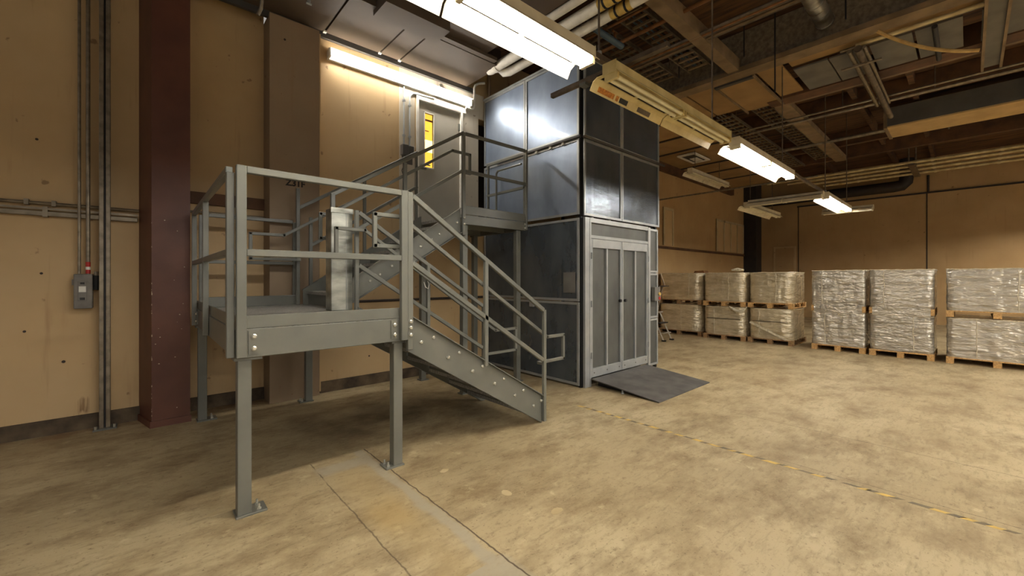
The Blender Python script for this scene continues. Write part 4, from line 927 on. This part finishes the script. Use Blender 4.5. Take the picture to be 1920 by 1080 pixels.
# ------------------------------------------------------------------ floor tape
tp = thing('floor_tape', (4.0, 1.3, 0), 'worn yellow and black hazard tape line on the floor before the ramp', 'tape')
yv = 3.24; i = 0
srcs = {}
while yv > -1.0:
    L_ = random.uniform(0.045, 0.11)
    if random.random() > 0.12:
        m = 'yellow' if i % 2 == 0 else 'darktape'; w_ = random.uniform(0.012, 0.022); sh = random.uniform(0.02, 0.05); xo = 4.0 + random.uniform(-0.006, 0.006)
        build(MB().prism([(xo - w_, yv), (xo + w_, yv - sh), (xo + w_, yv - sh - L_), (xo - w_, yv - L_)], 0.0003, 0.0012, 'z'), 'tape_piece', m, tp)
    yv -= L_; i += 1
for i, (a, b, w_, h_) in enumerate(((0.38, 3.36, 0.09, 0.03), (1.98, 2.26, 0.035, 0.05), (2.08, 1.86, 0.05, 0.035), (1.83, 2.86, 0.04, 0.03))):
    n = 9; ang = [2 * math.pi * k / n for k in range(n)]
    pts = [(a + w_ * math.cos(t) * random.uniform(0.8, 1.15), b + h_ * math.sin(t) * random.uniform(0.8, 1.15)) for t in ang]
    tag(build(MB().prism(pts, 0.0002, 0.0012, 'z'), 'paint_patch', 'board'), ('long pale paint patch on the floor left of the near leg', 'pale round paint patch on the floor near the floor joint', 'pale paint patch on the floor nearest the camera', 'small pale paint patch on floor by the right front leg')[i], 'floor patch')

# ------------------------------------------------------------------ pallets and wrapped loads
def pallet(xf, yc_, z0, w, dpt, label, m='wood'):
    """pallet whose long open front faces -x at xf"""
    t = thing('pallet', (xf + dpt / 2, yc_, z0), label, 'pallet')
    y0, y1 = yc_ - w / 2, yc_ + w / 2
    for i in range(3):
        yy = y0 + (w - 0.1) * i / 2
        build(MB().box(xf + 0.0, xf + dpt, yy, yy + 0.1, z0, z0 + 0.02), 'bottom_board', m, t)
        for j in range(3):
            xx = xf + (dpt - 0.12) * j / 2; build(MB().box(xx, xx + 0.12, yy, yy + 0.1, z0 + 0.02, z0 + 0.10), 'block', m, t)
    for i in range(6):
        xx = xf + (dpt - 0.12) * i / 5; build(MB().box(xx, xx + 0.12, y0, y1, z0 + 0.10, z0 + 0.122), 'deck_board', m, t)
    return t
def load(xf, yc_, z0, w, dpt, hgt, label, m, rad=0.12, seed=0, wob=0.012):
    rnd = random.Random(seed)
    t = thing('wrapped_load', (xf + dpt / 2, yc_, z0), label, 'wrapped load')
    prof = []; n = 7
    hw, hd = w / 2, dpt / 2; cxx = xf + hd
    for (sx, sy, a0) in ((1, 1, 0), (-1, 1, 90), (-1, -1, 180), (1, -1, 270)):
        for k_ in range(n + 1):
            a = math.radians(a0 + 90 * k_ / n); prof.append((sx * (hd - rad) + rad * math.cos(a), sy * (hw - rad) + rad * math.sin(a)))
    # resample edges
    pts = []
    for i in range(len(prof)):
        a, b = prof[i], prof[(i + 1) % len(prof)]; dd = math.hypot(b[0] - a[0], b[1] - a[1]); kk = max(1, int(dd / 0.08))
        for j in range(kk): pts.append((a[0] + (b[0] - a[0]) * j / kk, a[1] + (b[1] - a[1]) * j / kk))
    N = len(pts); rows = 16; mb = MB(); vs = []
    for r in range(rows + 1):
        f = r / rows; sc = 1.0 - (0.012 if r in (0,) else 0.0)
        ph_ = rnd.uniform(-1, 1)
        for i, (a, b) in enumerate(pts):
            k_ = 1 + wob * (math.sin(i * 0.9 + r * 1.7 + seed) * 0.35 + rnd.uniform(-0.4, 0.4) + 0.3 * ph_)
            vs.append((cxx + a * sc * k_, yc_ + b * sc * k_, z0 + hgt * f))
    fs = [(r * N + i, r * N + (i + 1) % N, (r + 1) * N + (i + 1) % N, (r + 1) * N + i) for r in range(rows) for i in range(N)]
    fs += [tuple(range(N - 1, -1, -1)), tuple(rows * N + i for i in range(N))]
    mb.add(vs, fs); mb.smooth = True
    build(mb, 'wrapped_body', m, t)
    # top film edge: thin irregular rim
    rim = [(cxx + a * 1.004, yc_ + b * 1.004, z0 + hgt - 0.005 + rnd.uniform(-0.006, 0.006)) for a, b in pts] ; rim.append(rim[0])
    build(MB().tube(rim, 0.008, 5, caps=False), 'film_rim', 'film', t)
    # twisted film ridge
    yy = yc_ + rnd.uniform(-0.3, 0.3) * w
    build(MB().tube([(xf - 0.004, yy + rnd.uniform(-0.01, 0.01), z0 + 0.03 + (hgt - 0.06) * j / 8) for j in range(9)], 0.006, 5), 'film_fold', 'film', t)
    return t
PH = 0.122; H1 = 0.72; H2 = 0.735
Z2 = PH + H1 + 0.012
A = 11.12
stack = [  # x front, y centre, width, material, corner radius, wood, name
    (11.22, 5.465, 1.28, 'wrapA', 0.24, 'wooddk', 'leftmost stack behind the lift'),
    (A - 0.02, 4.22, 1.02, 'wrapA', 0.16, 'wooddk', 'second stack from the lift'),
    (A + 0.02, 3.18, 0.96, 'wrapA', 0.20, 'wooddk', 'third stack from the lift'),
    (11.12, 1.89, 0.92, 'wrapB', 0.05, 'wood', 'left stack of the grey pair'),
    (11.12, 0.90, 0.94, 'wrapB', 0.10, 'wood', 'right stack of the grey pair'),
    (11.10, -0.34, 1.24, 'wrapB', 0.10, 'wood', 'rightmost stack at the photo edge')]
loads = []
for i, (xf, yc_, w, m, rad, wd, nm) in enumerate(stack):
    dp = 1.15
    pallet(xf, yc_, 0, w, dp, 'wooden pallet on the floor under the ' + nm, wd)
    loads.append(load(xf + 0.0, yc_, PH, w - 0.01, dp, H1, 'lower film-wrapped load of the ' + nm, m, rad, 10 + i))
    pallet(xf, yc_, Z2 + 0.004, w, dp, 'wooden pallet between the two loads of the ' + nm, 'wood' if i in (1, 2, 5) else wd)
    loads.append(load(xf - 0.0, yc_, Z2 + PH + 0.004, w - 0.005, dp, H2 + (0.03 if i > 2 else 0), 'upper film-wrapped load of the ' + nm, m, rad, 30 + i))
# film veil covering the middle pallets of the grey pair
for i in (3, 4):
    xf, yc_, w = stack[i][:3]
    tag(build(MB().box(xf - 0.010, xf - 0.004, yc_ - w / 2 + 0.05, yc_ + w / 2 - 0.05, Z2 - 0.02, Z2 + PH + 0.02), 'film_skirt', 'wrapB'), 'film skirt over the pallet gap of the ' + stack[i][6], 'plastic film')
# dark strap on the lower loads of the second and third stacks
for i in (1, 2):
    xf, yc_, w = stack[i][:3]
    build(MB().box(xf - 0.012, xf - 0.004, yc_ - w / 2 + 0.1, yc_ + w / 2 - 0.1, 0.53, 0.545), 'strap', 'strap', loads[2 * i])
# loose film drape and diagonal fold
dr = [(A - 0.05, 4.06, 0.86), (A - 0.06, 3.98, 0.80), (A - 0.06, 3.86, 0.745), (A - 0.06, 3.76, 0.74), (A - 0.05, 3.70, 0.80), (A - 0.03, 3.66, 0.87)]
build(MB().tube(dr, [0.015, 0.03, 0.035, 0.03, 0.02, 0.01], 7), 'loose_film', 'film', loads[2])
build(MB().bar((A - 0.0, 3.60, 0.50), (A - 0.0, 2.84, 0.14), 0.012, 0.05, side=(1, 0, 0)), 'film_fold', 'film', loads[4])
# odds and ends on top of the left stacks
tag(build(MB().prism([(4.95, 1.72), (5.25, 1.72), (5.22, 1.78), (4.98, 1.79)], 11.7, 12.0, 'x'), 'cardboard_scrap', 'copper'), 'small brown scrap lying on top of the leftmost stack', 'scrap')
tag(build(MB().tube([(11.6, 4.2, 1.79), (11.6, 4.05, 1.80), (11.6, 3.9, 1.79)], [0.02, 0.05, 0.02], 8), 'film_heap', 'film'), 'crumpled clear film heap on top of the second stack', 'plastic film')

# ------------------------------------------------------------------ folding step ladder beside the lift
ld = thing('step_ladder', (9.8, 5.2, 0), 'small folding metal step ladder with high handrail standing behind the lift', 'ladder')
LX, LY = 9.60, 4.95
def lp(a, b, z): return (LX + a, LY + b, z)
for s_ in (0.0, 0.40):
    build(MB().bar(lp(s_ + 0.03, 0.12, 0.02), lp(s_ - 0.12, 0.36, 0.72), 0.03, 0.03), 'front_leg', 'alu', ld)
    build(MB().bar(lp(s_ + 0.0, 0.75, 0.02), lp(s_ - 0.12, 0.38, 0.72), 0.025, 0.025), 'rear_leg', 'alu', ld)
    build(MB().box(LX + s_, LX + s_ + 0.07, LY + 0.07, LY + 0.16, 0, 0.035), 'rubber_foot', 'black', ld)
build(MB().box(LX - 0.10, LX + 0.30, LY + 0.28, LY + 0.50, 0.70, 0.73), 'top_step', 'alu', ld)
build(MB().bar(lp(0.02, 0.15, 0.20), lp(0.42, 0.15, 0.20), 0.05, 0.025), 'lower_step', 'alu', ld); build(MB().bar(lp(-0.03, 0.23, 0.45), lp(0.36, 0.23, 0.45), 0.12, 0.025), 'middle_step', 'black', ld)
build(MB().bar(lp(0.20, 0.38, 0.73), lp(0.40, 0.34, 1.36), 0.022, 0.022), 'handrail_post', 'alu', ld)
build(MB().box(LX - 0.05, LX + 0.46, LY + 0.20, LY + 0.42, 1.36, 1.385), 'tool_tray', 'black', ld)
build(MB().bar(lp(0.46, 0.32, 1.38), lp(0.30, 0.34, 1.70), 0.02, 0.02), 'handle_bar', 'alu', ld)
